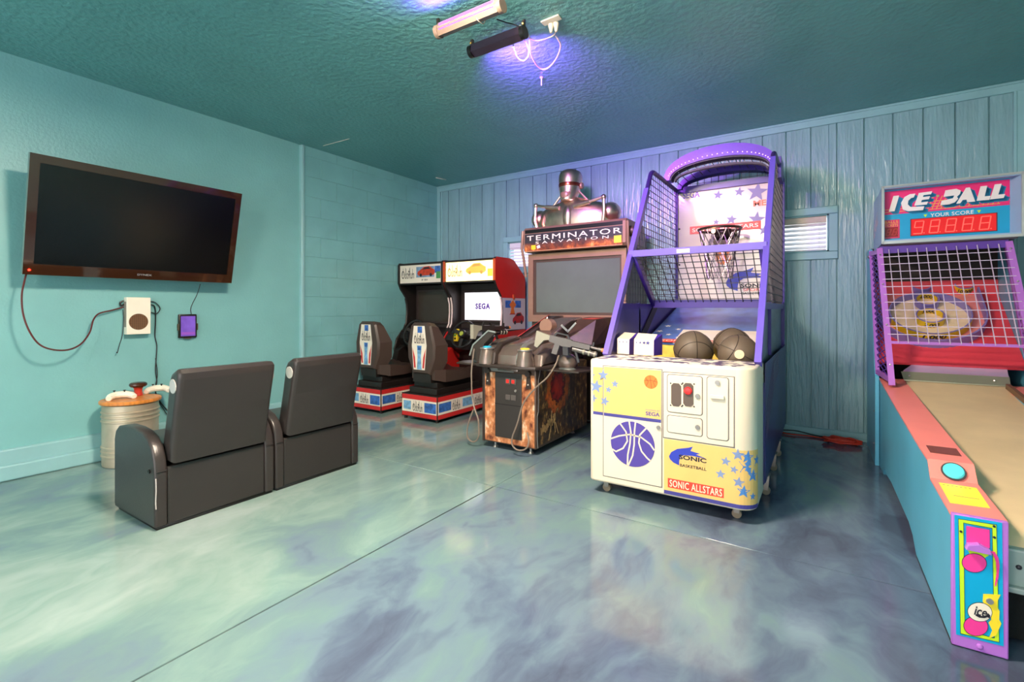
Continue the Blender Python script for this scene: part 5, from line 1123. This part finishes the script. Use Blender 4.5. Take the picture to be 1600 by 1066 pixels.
for a, b_ in ((0,RL),(RR,W_)):
    r_ = part(t, 'side_rail', MB().prism([(0,0)]+[(y,z-.006) for y, z in top]+[(2.12,.0)]+bot, 0, a, b_), SKY, smooth=0)
    mb = MB(); n = len(top)
    for (y0,z0),(y1,z1) in zip(top[:-1], top[1:]):
        mb.hexa([(a-.003,y0,z0-.009),(b_+.003,y0,z0-.009),(b_+.003,y1,z1-.009),(a-.003,y1,z1-.009),(a-.003,y0,z0),(b_+.003,y0,z0),(b_+.003,y1,z1),(a-.003,y1,z1)])
    part(r_, 'rail_top', mb, PINK, 'salmon pink rail top', smooth=0)
    fr_ = part(r_, 'front_plate', MB().rbox(a-.002, b_+.002, -.014, .004, .003, .432, .004), LILAC)
    part(r_, 'foot', MB().box(a+.03, b_-.03, 1.70, 1.78, 0, .06), BLK)
    if a == 0:
        FPI = Pl((0,-.014,0),(1,0,0),(0,0,1)); hh = lambda u, v: FPI.hit(1460+u/4.1, 780+v/4.1, 0, None, XF)
        P4 = lambda *q: [hh(*p) for p in q]
        cy = part(fr_, 'cyan_panel', flat(MB(), FPI, P4((128,100),(433,152),(443,943),(138,866)), 0, .0015), CYAN, 'printed cyan panel', smooth=0)
        F2 = Pl((0,-.0155,0),(1,0,0),(0,0,1))
        frame(mb := MB(), F2, P4((154,127),(395,166),(412,914),(168,858)), P4((186,152),(368,186),(382,888),(195,836)), 0, .001); part(cy, 'lime_border', mb, LIME, smooth=0)
        frame(mb := MB(), F2, P4((151,124),(398,163),(415,918),(165,861)), P4((155,128),(394,167),(411,913),(169,857)), 0, .0008); frame(mb, F2, P4((184,150),(370,184),(384,890),(193,838)), P4((187,153),(367,187),(381,887),(196,835)), 0, .0012); part(cy, 'outline_print', mb, INK, smooth=0, kind='stuff')
        part(cy, 'pink_square', flat(MB(), F2, P4((203,170),(351,196),(352,312),(204,287)), .001, .002), HOT, smooth=0)
        part(cy, 'pink_square_edge', flat(MB(), F2, P4((198,164),(356,192),(357,316),(199,291)), .0004, .0012), INKB, smooth=0)
        def el(u, v, ru, rv, rot=0): return [hh(u+ru*math.cos(q)*math.cos(rot)-rv*math.sin(q)*math.sin(rot), v+ru*math.cos(q)*math.sin(rot)+rv*math.sin(q)*math.cos(rot)) for q in [2*PI*k/32 for k in range(32)]]
        for nm, pts, m, lv in (('lime_print', P4((203,305),(352,335),(345,360),(315,378),(265,372),(225,350)), LIME, 1),('pink_oval', el(254,407,77,58,.12), HOT, 2),('pink_oval', el(264,811,76,60,.12), HOT, 2),
                               ('pink_swoosh', P4((350,330),(385,335),(408,375),(415,420),(408,500),(390,562),(385,545),(396,470),(392,400),(372,350)), HOT, 2),
                               ('lightning_print', P4((311,605),(422,610),(402,650),(400,690),(416,715),(412,768),(427,795),(392,870),(348,888),(368,838),(345,790),(362,770),(358,720),(308,655)), YEL, 2),
                               ('white_oval', el(289,720,77,58,.15), OFFW, 3)):
            if 'oval' in nm: part(cy, 'outline_print', flat(MB(), F2, el(*((254,407,81,62,.12) if pts[0]==el(254,407,77,58,.12)[0] else (264,811,80,64,.12) if m is HOT else (289,720,81,62,.15))), .0006*lv, .0006*lv+.0006), INK, smooth=0)
            part(cy, nm, flat(MB(), F2, pts, .0007*lv, .0007*lv+.0009), m, smooth=0)
        F3 = Pl((0,-.0195,0),(1,0,0),(0,0,1)); a0, z0 = hh(250,735); a1, z1 = hh(335,690)
        text(cy, 'ice', INK, F3, a0, z0, a1, z1-.004, c=0, shear=.3, bold=.02)
        mb = MB(); ribbon(mb, F3, P4((262,735),(285,748),(315,750),(345,740)), .006, 0, .0006); ribbon(mb, F3, P4((336,728),(348,740),(344,755)), .005, 0, .0006); part(cy, 'smile_print', mb, INK, smooth=0, kind='stuff')
        c0 = hh(192,296); c1 = hh(356,322); zc = (c0[1]+c1[1])/2
        part(fr_, 'ticket_lip', MB().prism([(c0[0],zc-.006),(c1[0],zc-.008),(c1[0]-.004,zc+.006),((c0[0]+c1[0])/2,zc+.018),(c0[0]+.004,zc+.010)], 1, -.040, -.014, .002), LILAC)
        mb = MB()
        for u, v in ((168,205),(382,243),(380,172)): q_ = hh(u, v); mb.cyl(FPI.p(*q_, .001), FPI.p(*q_, .006), .0036, n=10)
        part(fr_, 'bolts', mb, INK, kind='stuff')
        q_ = hh(350,648); part(fr_, 'lock', MB().cyl(FPI.p(*q_, .001), FPI.p(*q_, .010), .009, n=14), CHR)
        q_ = hh(290,945); part(fr_, 'bolt', MB().ball(FPI.p(*q_, .0), .009, 10), LILAC)
        part(r_, 'rubber_edge', MB().box(-.001, .01, -.01, .66, -.0, .006), BLK)
        # things set in the rail top
        tp1 = Pl((0,0,.43),(1,0,0),(0,.33,.016)); tp2 = Pl((0,.33,.446),(1,0,0),(0,.055,.059)); tp3 = Pl((0,.385,.505),(1,0,0),(0,.175,.005))
        H1 = lambda P_, *q: [P_.hit(x, y, 0, None, XF) for x, y in q]
        s_ = part(r_, 'yellow_notice', flat(MB(), tp1, H1(tp1,(1466.7,754.5),(1525.8,763.2),(1547.3,794.7),(1484.5,786.2)), .0003, .0015), mat('notice_yellow', (254,236,72), .4), 'yellow paper notice', smooth=0)
        q4 = H1(tp1,(1474,758),(1524,766),(1490,775),(1530,781)); mb = MB()
        ribbon(mb, tp1, [q4[2],((q4[2][0]+q4[3][0])/2,q4[2][1]-.001),q4[3]], .003, .0015, .002)
        for k in range(7): rect(mb, tp1, .022+k*.012, q4[0][1]-.004, .028+k*.012, q4[0][1]-.0, .0015, .002)
        part(s_, 'notice_print', mb, mat('notice_ink', (170,130,90), .5), kind='stuff', smooth=0)
        bq = H1(tp2,(1489.5,738))[0]
        bt = part(r_, 'round_button', MB().lathe([(.034,0),(.034,.006),(.030,.012)], tp2.p(*bq, 0), tp2.n, 28).lathe([(.030,.010),(.027,.016),(0,.017)], tp2.p(*bq, 0), tp2.n, 28), mat('button_aqua', (92,224,232), .3, emit=(60,200,210), es=.12), 'round aqua button')
        part(bt, 'button_ring', MB().tube([tp2.p(bq[0]+.0335*math.cos(2*PI*k/28), bq[1]+.0335*math.sin(2*PI*k/28), .006) for k in range(28)], .004, 6, True), mat('ring_dark', (70,70,74), .3))
        part(r_, 'dark_window', flat(MB(), tp3, H1(tp3,(1446.5,696),(1493.7,700.7),(1503,713.6),(1453.7,707.5)), .0003, .001), mat('window_brown', (122,62,50), .25), smooth=0)
        sc_ = wz(1443,678,.515); sc_ = XF @ sc_; part(r_, 'screw', MB().ball(sc_, .006, 8), CHR)
# lane, its lip, the panel under its front and the bumpers
lane = [(.06,.30),(.085,.345),(.14,.372),(.25,.388),(.60,.425),(1.10,.478),(1.60,.535),(1.88,.585),(2.02,.618)]
part(t, 'lane', MB().prism(lane+[(y,z-.03) for y, z in lane[::-1]], 0, RL, RR), TAN)
part(t, 'front_panel', MB().rbox(RL, RR, .05, .10, .20, .33, .008), mat('grey_panel', (150,164,160), .4))
part(t, 'front_panel_lip', MB().rbox(RL, RR, .03, .10, .195, .215, .006), mat('grey_panel', (150,164,160), .4))
part(t, 'panel_bolt', MB().ball((.17,.05,.275), .008, 8), INK)
part(t, 'dark_grille', MB().box(RL, RR, .10, .12, .02, .20), mat('grille_black', (22,20,20), .7, bump=.8, bscale=500))
part(t, 'under_lane', MB().hexa([(RL,.12,.02),(RR,.12,.02),(RR,2.0,.02),(RL,2.0,.02),(RL,.12,.30),(RR,.12,.30),(RR,2.0,.54),(RL,2.0,.54)]), BLK)
part(t, 'bumper', MB().bar((RR-.006,.8,.475),(RR-.006,1.95,.628),.02,.03), mat('bumper_brown', (112,80,58), .5))
lip = [(2.045,.668),(2.09,.680),(2.14,.702),(2.175,.733),(2.195,.766)]
def strip(y0, z0, xa0, xb0, y1, z1, xa1, xb1, th_=.006):
    return [(xa0,y0,z0-th_),(xb0,y0,z0-th_),(xb1,y1,z1-th_),(xa1,y1,z1-th_),(xa0,y0,z0),(xb0,y0,z0),(xb1,y1,z1),(xa1,y1,z1)]
mb = MB(); xa = [.115,.13,.165,.205,.212]; xb = [.635,.64,.648,.655,.655]
for k in range(4): mb.hexa(strip(lip[k][0],lip[k][1],xa[k],xb[k],lip[k+1][0],lip[k+1][1],xa[k+1],xb[k+1]))
jl = part(t, 'jump_ramp', mb, mat('ramp_lilac', (202,184,220), .3, metal=.3), smooth=50)
part(jl, 'ramp_edge', MB().hexa(strip(2.005,.624,.12,.63,2.048,.674,.11,.635,.006)), mat('ramp_edge_steel', (176,174,150), .35, metal=.7), smooth=0)
for xx in (.15,.56): part(jl, 'screw', MB().ball((xx,2.02,.650), .007, 8), CHR)
# rear cabinet
for a, b_ in ((-.026,-.004),(W_-.004,W_+.018)):
    part(t, 'cabinet_side', MB().prism([(2.10,0),(2.10,.62),(2.14,.66),(2.57,1.56),(2.74,1.56),(2.74,0)], 0, a, b_), SKY, smooth=0)
    for z in (.14,.37): part(t, 'side_bolt', MB().ball((a if a < .3 else b_, 2.16, z), .006, 8), CHR)
part(t, 'cabinet_back', MB().box(.0, W_, 2.715, 2.738, 0, 1.58), mat('back_dark', (40,30,24), .7))
# target board
bd0, bd1 = V((0,2.14,.725)), V((0,2.70,1.205)); TB = Pl((0,2.14,.725),(1,0,0),(bd1-bd0)); TL = (bd1-bd0).length
tb = part(t, 'target_board', MB().hexa([TB.p(.0,0,-.02),TB.p(.735,0,-.02),TB.p(.735,TL,-.02),TB.p(.0,TL,-.02),TB.p(.0,0,0),TB.p(.735,0,0),TB.p(.735,TL,0),TB.p(.0,TL,0)]), mat('target_red', (236,70,84), .4, var=.05), smooth=0)
hT = lambda x, y, c=.06: TB.hit(x, y, c, None, XF)
c0 = hT(1455,497); rx = (hT(1520,490)[0]-hT(1389,490)[0])/2; cx = (hT(1520,490)[0]+hT(1389,490)[0])/2
BR = rx; cyv = (hT(1455,453)[1]+hT(1455,527)[1])/2
def wallring(cx, cy, r, h0, h1, th_=.008, n=40, t0=0, t1=2*PI):
    full = abs(t1-t0-2*PI) < 1e-6; m_ = n if full else n+1; mb = MB(); R4 = []
    for k in range(m_):
        q = t0+(t1-t0)*k/n; c_, s_ = math.cos(q), math.sin(q)
        R4.append([TB.p(cx+(r-th_)*c_,cy+(r-th_)*s_,h0),TB.p(cx+r*c_,cy+r*s_,h0),TB.p(cx+r*c_,cy+r*s_,h1),TB.p(cx+(r-th_)*c_,cy+(r-th_)*s_,h1)])
    vs = [p for q in R4 for p in q]; fs = []
    for k in range(m_ if full else m_-1):
        for i in range(4): fs.append((k*4+i, k*4+(i+1)%4, ((k+1)%m_)*4+(i+1)%4, ((k+1)%m_)*4+i))
    if not full: fs += [(0,1,2,3), tuple((m_-1)*4+i for i in range(4))[::-1]]
    return mb.add(vs, fs)
BANDY = mat('band_yellow', (240,198,28), .4)
CREAMF = mat('target_cream', (250,222,184), .45)
PINKF = mat('target_pink', (252,150,146), .4)
part(t, 'backstop', MB().hexa([(.0,2.69,1.20),(.735,2.69,1.20),(.735,2.715,1.20),(.0,2.715,1.20),(.0,2.705,1.31),(.735,2.705,1.31),(.735,2.715,1.31),(.0,2.715,1.31)]), mat('target_red', (236,70,84), .4, var=.05), smooth=0)
# U-shaped fence with a pink floor, then the big ring with a cream floor
ufr = BR+.075; mb = flat(MB(), TB, [(cx+ufr,TL-.01)]+ell(cx,cyv,ufr,n=24,t0=0,t1=-PI)+[(cx-ufr,cyv),(cx-ufr,TL-.01)], .0005, .003)
part(tb, 'pink_floor', mb, PINKF, smooth=0)
uf = part(tb, 'fence', wallring(cx, cyv, ufr, 0, .075, .010, 30, -PI, 0), LAV)
for s in (1,-1):
    xx = cx+s*ufr-(.010 if s > 0 else 0); part(tb, 'fence', MB().hexa([TB.p(xx,cyv,0),TB.p(xx+.010,cyv,0),TB.p(xx+.010,TL-.01,0),TB.p(xx,TL-.01,0),TB.p(xx,cyv,.075),TB.p(xx+.010,cyv,.075),TB.p(xx+.010,TL-.01,.075),TB.p(xx,TL-.01,.075)]), LAV, smooth=0)
part(tb, 'cream_floor', flat(MB(), TB, ell(cx,cyv,BR-.006,n=40), .003, .006), CREAMF, smooth=0)
rg_ = part(tb, 'ring', wallring(cx, cyv, BR, 0, .065), LAV)
DKINK = mat('number_ink', (52,46,60), .5)
def ringband(par, cx, cy, r, h0, h1, a0, a1, s, inside=False, tw=None, th_=.16):
    par_ = part(par, 'yellow_band', wallring(cx, cy, r+.0015 if not inside else r-.008, h0+.004, h1-.004, .0015, 30, a0, a1), BANDY)
    am = (a0+a1)/2; R_ = Ring(TB.p(cx,cy,0), TB.u, TB.v, TB.n, r+.002 if not inside else r-.0105, am, 1 if not inside else -1)
    hgt = (h1-h0); tw = tw or hgt*2.6
    text(par_, s, DKINK, R_, -tw/2, h0+hgt*.22, tw/2, h1-hgt*.2, c=.0012, bold=.03, shear=.15)
ringband(rg_, cx, cyv, BR, 0, .065, -PI+.32, -.28, '1.000', tw=.13)
def small(px, py, r, s_out, s_in, hgt=.06):
    a, b_ = hT(px, py, hgt); r2 = part(tb, 'ring', wallring(a, b_, r, 0, hgt, .007, 30), LAV)
    part(tb, 'ring_floor', flat(MB(), TB, ell(a,b_,r-.006,n=28), .004, .007), CREAMF, smooth=0)
    if s_out: ringband(r2, a, b_, r, 0, hgt, -PI+.1, -.1, s_out, tw=.085)
    if s_in: ringband(r2, a, b_, r, .006, hgt, .25, PI-.25, s_in, True, tw=.08)
small(1454,492,.082,'2.000','3.000')
small(1449,467,.070,None,'4.000')
small(1440,445,.062,None,'5.000')
small(1507,444,.055,'10.000',None)
# cage: posts, bars and wire
pb0, pb1 = (1.80,.605), (2.19,1.525)
for s, xb_, xt in ((0,.035,.006),(1,.705,.665)):
    po_ = part(t, 'cage_post', MB().bar((xb_,pb0[0],pb0[1]),(xt,pb1[0],pb1[1]),.034,.022,(0,1,0)), LILAC)
    rb_ = xb_-.046 if s == 0 else xb_+.046; xr = xt-.022 if s == 0 else xt+.07
    part(t, 'cage_post', MB().bar((rb_,2.11,.64),(xr,2.53,1.54),.024,.022,(0,1,0)), LILAC)
    part(t, 'cage_rail', MB().bar((xt,pb1[0],pb1[1]-.02),(xr,2.53,1.52),.02,.03), LILAC)
    part(t, 'cage_rail', MB().bar((xb_,pb0[0]+.02,pb0[1]+.03),(rb_,2.11,.655),.02,.03), LILAC)
    mb = MB(); lp = lambda f, g_: V((xb_+(xt-xb_)*f+((rb_-xb_)*(1-f)+(xr-xt)*f)*g_, (pb0[0]+(pb1[0]-pb0[0])*f)*(1-g_)+(2.11+(2.53-2.11)*f)*g_, pb0[1]+(pb1[1]-pb0[1])*f+.015*g_))
    n = 22
    for k in range(n):
        for d_ in (1,-1):
            f0 = (k+.5)/n; g0, g1 = (0,1) if d_ > 0 else (1,0); f1 = min(max(f0+.10, 0), 1); mb.bar(lp(f0,g0), lp(f1,g1), .005, .005)
            
    part(po_, 'side_mesh', mb, LILACD, kind='stuff', smooth=0)
    mb = MB()
    for f in (.14,.42,.72,.95): mb.ball(V((xb_+(xt-xb_)*f, pb0[0]+(pb1[0]-pb0[0])*f-.012, pb0[1]+(pb1[1]-pb0[1])*f)), .007, 8)
    part(po_, 'screws', mb, CHR, kind='stuff')
fb0, fb1 = (1.915,.876), (2.185,1.515); xl0, xl1, xr0, xr1 = .028,.006,.693,.665
gt_ = part(t, 'front_screen', MB().bar((xl0,fb0[0],fb0[1]),(xr0,fb0[0],fb0[1]),.02,.018), LILAC)
part(t, 'top_bar', MB().bar((xl1,fb1[0]+.01,fb1[1]),(xr1,fb1[0]+.01,fb1[1]),.02,.05), LILACD)
mb = MB(); gp = lambda u, f: V((xl0+(xl1-xl0)*f+u*((xr0-xl0)*(1-f)+(xr1-xl1)*f), fb0[0]+(fb1[0]-fb0[0])*f-.012, fb0[1]+(fb1[1]-fb0[1])*f))
for k in range(1, 13): mb.bar(gp(k/13,0), gp(k/13,1), .0045, .0045)
for k in range(1, 12): mb.bar(gp(0,k/12), gp(1,k/12), .0045, .0045)
part(gt_, 'screen_wire', mb, mat('wire_pale', (206,186,214), .4, metal=.2), kind='stuff', smooth=0)
mb = MB()
for z in (1.50,): mb.ball((-.024,2.53,z), .016, 10)
part(t, 'cage_bolt', mb, CHR)
# score head
S0, S1 = .018, .722; sz0, sz1 = 1.558, 1.953
hd = part(t, 'score_head', MB().box(S0, S1, 2.22, 2.74, sz0, sz1).box(S0, S0+.014, 2.15, 2.23, sz0, sz1).hexa([(S1-.01,2.15,sz0),(S1,2.15,sz0),(S1,2.23,sz0),(S1-.045,2.23,sz0),(S1-.01,2.15,sz1),(S1,2.15,sz1),(S1,2.23,sz1),(S1-.045,2.23,sz1)]).box(S0, S1, 2.15, 2.23, sz1-.014, sz1).box(S0, S1, 2.15, 2.23, sz0, sz0+.022), SIGNB, smooth=0)
mb = MB().box(S0-.004, S0+.010, 2.142, 2.156, sz0-.004, sz1+.004).box(S1-.010, S1+.004, 2.142, 2.156, sz0-.004, sz1+.004).box(S0, S1, 2.142, 2.156, sz1-.008, sz1+.006).box(S0, S1, 2.142, 2.156, sz0-.006, sz0+.012)
part(hd, 'chrome_trim', mb, CHR, smooth=0)
FA = Pl((S0+.014,2.22,sz0+.022),(1,0,0),(0,0,1)); fw = S1-.045-S0-.014; fh = sz1-.014-sz0-.022; X_ = lambda u, v: (u*fw, (1-v)*fh)
R2 = lambda u0, v0, u1, v1, c0, c1: rect(MB(), FA, u0*fw, (1-v1)*fh, u1*fw, (1-v0)*fh, c0, c1)
fa = part(hd, 'score_face', R2(0,0,1,1,0,.002), mat('score_cyan', (20,160,210), .35), 'cyan and pink printed score face', smooth=0)
part(fa, 'pink_band', R2(0,.02,1,.48,.002,.003), mat('score_pink', (236,36,120), .35), smooth=0)
YG = mat('grid_yellow', (240,180,70), .4)
mb = MB()
for v in (.29,.34,.39,.44): rect(mb, FA, .375*fw, (1-v-.006)*fh, .93*fw, (1-v+.004)*fh, .003, .0036)
for k in range(16): u = .39+k*.036; ribbon(mb, FA, [((u-.02)*fw,(1-.45)*fh),((u+.03)*fw,(1-.2)*fh)], .0035, .003, .0036)
for v in (.38,.43): rect(mb, FA, .0, (1-v-.006)*fh, .30*fw, (1-v+.004)*fh, .003, .0036)
part(fa, 'grid_print', mb, YG, kind='stuff', smooth=0)
WL = mat('sign_white', (240,232,232), .4); TL_ = mat('sign_teal', (16,120,168), .4)
def slab(pts, off=.004): return [X_(u, v) for u, v in pts]
letters = [ [(.045,.42),(.085,.12),(.135,.12),(.095,.42)],
  [(.150,.27),(.18,.16),(.225,.115),(.272,.115),(.258,.185),(.235,.195),(.212,.24),(.208,.31),(.23,.365),(.345,.375),(.335,.445),(.21,.445),(.165,.40)],
  [(.262,.345),(.30,.11),(.410,.10),(.400,.155),(.340,.16),(.333,.195),(.392,.19),(.383,.245),(.325,.25),(.318,.295),(.375,.29),(.366,.345)],
  [(.475,.38),(.485,.30),(.575,.27),(.585,.22),(.50,.23),(.515,.11),(.60,.10),(.635,.14),(.63,.20),(.605,.25),(.615,.29),(.59,.35),(.545,.38)],
  [(.60,.38),(.675,.10),(.705,.10),(.745,.37),(.685,.37),(.68,.32),(.65,.32),(.63,.38)],
  [(.755,.36),(.785,.10),(.835,.10),(.815,.29),(.86,.29),(.85,.36)],
  [(.855,.355),(.89,.09),(.94,.09),(.915,.28),(.965,.28),(.955,.35)] ]
for L_ in letters:
    lt = part(fa, 'sign_letter', flat(MB(), FA, slab(L_), .005, .009), WL, smooth=0)
    sh_ = MB()
    for du, dv in ((.014,.025),(.026,.045),(.036,.055)): flat(sh_, FA, [(a+du*fw, b_-dv*fh) for a, b_ in slab(L_)], .0036, .0042+.0001)
    part(lt, 'letter_shadow', sh_, TL_, kind='stuff', smooth=0)
part(fa, 'sign_dot', flat(MB(), FA, ell(*X_(.455,.20), .008, n=14), .005, .008), mat('dot_olive', (170,170,120), .4), smooth=0)
a, b_ = X_(.395,.59); a1, b1 = X_(.735,.52); text(fa, 'YOUR SCORE', WL, FA, a, b_, a1, b1, c=.0032, bold=.015, sp=1.05)
for u in (.355,.775): part(fa, 'arrow_print', flat(MB(), FA, [X_(u-.016,.53),X_(u+.016,.53),X_(u,.585)], .002, .003), LIME, smooth=0)
DR = mat('display_red', (206,16,24), .25, emit=(200,8,14), es=.25); DL = mat('segment_red', (255,110,96), .3, emit=(255,70,60), es=.35)
dp = part(fa, 'score_display', R2(.23,.60,.91,.935,.002,.005), mat('display_bezel', (90,24,40), .35), 'red score display reading 98888', smooth=0)
part(dp, 'display_glass', R2(.238,.612,.902,.922,.005,.006), DR, smooth=0)
def seg(mb, u, v0, w_, hgt, which):
    c = lambda a, b_: X_(u+a*w_+(1-b_)*.012*0+.018*(1-b_), v0+b_*hgt); S = {'a':((0,0),(1,0)),'b':((1,0),(1,.5)),'c':((1,.5),(1,1)),'d':((0,1),(1,1)),'e':((0,.5),(0,1)),'f':((0,0),(0,.5)),'g':((0,.5),(1,.5))}
    for k in which: ribbon(mb, FA, [c(*S[k][0]), c(*S[k][1])], .0055, .006, .0072)
    q_ = X_(u+w_+.018, v0+hgt-.0); poly(mb, FA, ell(q_[0],q_[1]+.002,.0035,n=8), .006, .0072)
for k in range(5):
    mb = MB(); seg(mb, .255+k*.130, .655, .07, .235, 'abcdfg' if k == 0 else 'abcdefg'); part(dp, 'digit', mb, DL, smooth=0, kind='stuff')
sm = part(fa, 'ball_counter', R2(0,.585,.14,.955,.002,.004), mat('counter_pink', (210,50,100), .35), smooth=0)
part(sm, 'counter_glass', R2(.0,.735,.125,.925,.004,.005), mat('counter_red', (150,14,24), .3), smooth=0)
a, b_ = X_(.01,.655); a1, b1 = X_(.125,.605); text(sm, 'BALLS', YG, FA, a, b_, a1, b1, c=.0045); a, b_ = X_(.01,.72); a1, b1 = X_(.125,.67); text(sm, 'TICKETS', YG, FA, a, b_, a1, b1, c=.0045)
mb = MB()
for k in range(2): seg(mb, .02+k*.055, .77, .03, .12, 'abcdefg')
part(sm, 'digit', mb, mat('segment_dim', (186,50,50), .4), smooth=0, kind='stuff')
SP = Pl((S0-.001,2.72,1.66),(0,-1,0),(0,0,1)); SP = Pl((S0-.001,2.74,1.60),(0,-.38,.13),(0,.13,.38))
text(hd, 'ICE-BALL', mat('side_letter_pink', (232,206,220), .45), SP, .03, .03, .36, .13, c=.0005, bold=.03, shear=.2)
part(hd, 'beacon', MB().lathe([(.045,sz1),(.045,sz1+.008),(.035,sz1+.022),(.015,sz1+.03),(0,sz1+.031)], (.335,2.45,0), n=20), mat('beacon_blue', (40,84,170), .25))
part(hd, 'underside', MB().box(S0+.02, S1-.02, 2.17, 2.72, sz0-.012, sz0), mat('head_underside', (150,130,140), .5))

# ================================================================== orange extension cord on the floor by the back wall
ORC = mat('orange_cord', (214,62,40), .5)
random.seed(4); mb = MB()
pts = [V((-.34,4.84,.012)), V((-.25,4.80,.010)), V((-.12,4.82,.010)), V((0,4.80,.010)), V((.08,4.78,.012))]
for k in range(70):
    q = k/70*2*PI*5; r_ = 1+.18*math.sin(k*1.7); pts.append(V((.125+.115*math.cos(q)*r_, 4.735+.065*math.sin(q)*r_, .012+.03*k/70+.006*math.sin(k*2.3))))
mb.tube(smooth_path(pts, 3), .006, 6)
solo('extension_cord', mb, ORC, 'orange extension cord coiled on the floor at the foot of the plank wall', 'cable')
mb = MB().tube(smooth_path([V((-.36,4.86,.02)),V((-.2,4.865,.03)),V((-.05,4.86,.012)),V((.1,4.86,.01))],6), .005, 6)
solo('floor_cord', mb, BLACKC, 'thin dark cord along the baseboard behind the orange coil', 'cable')
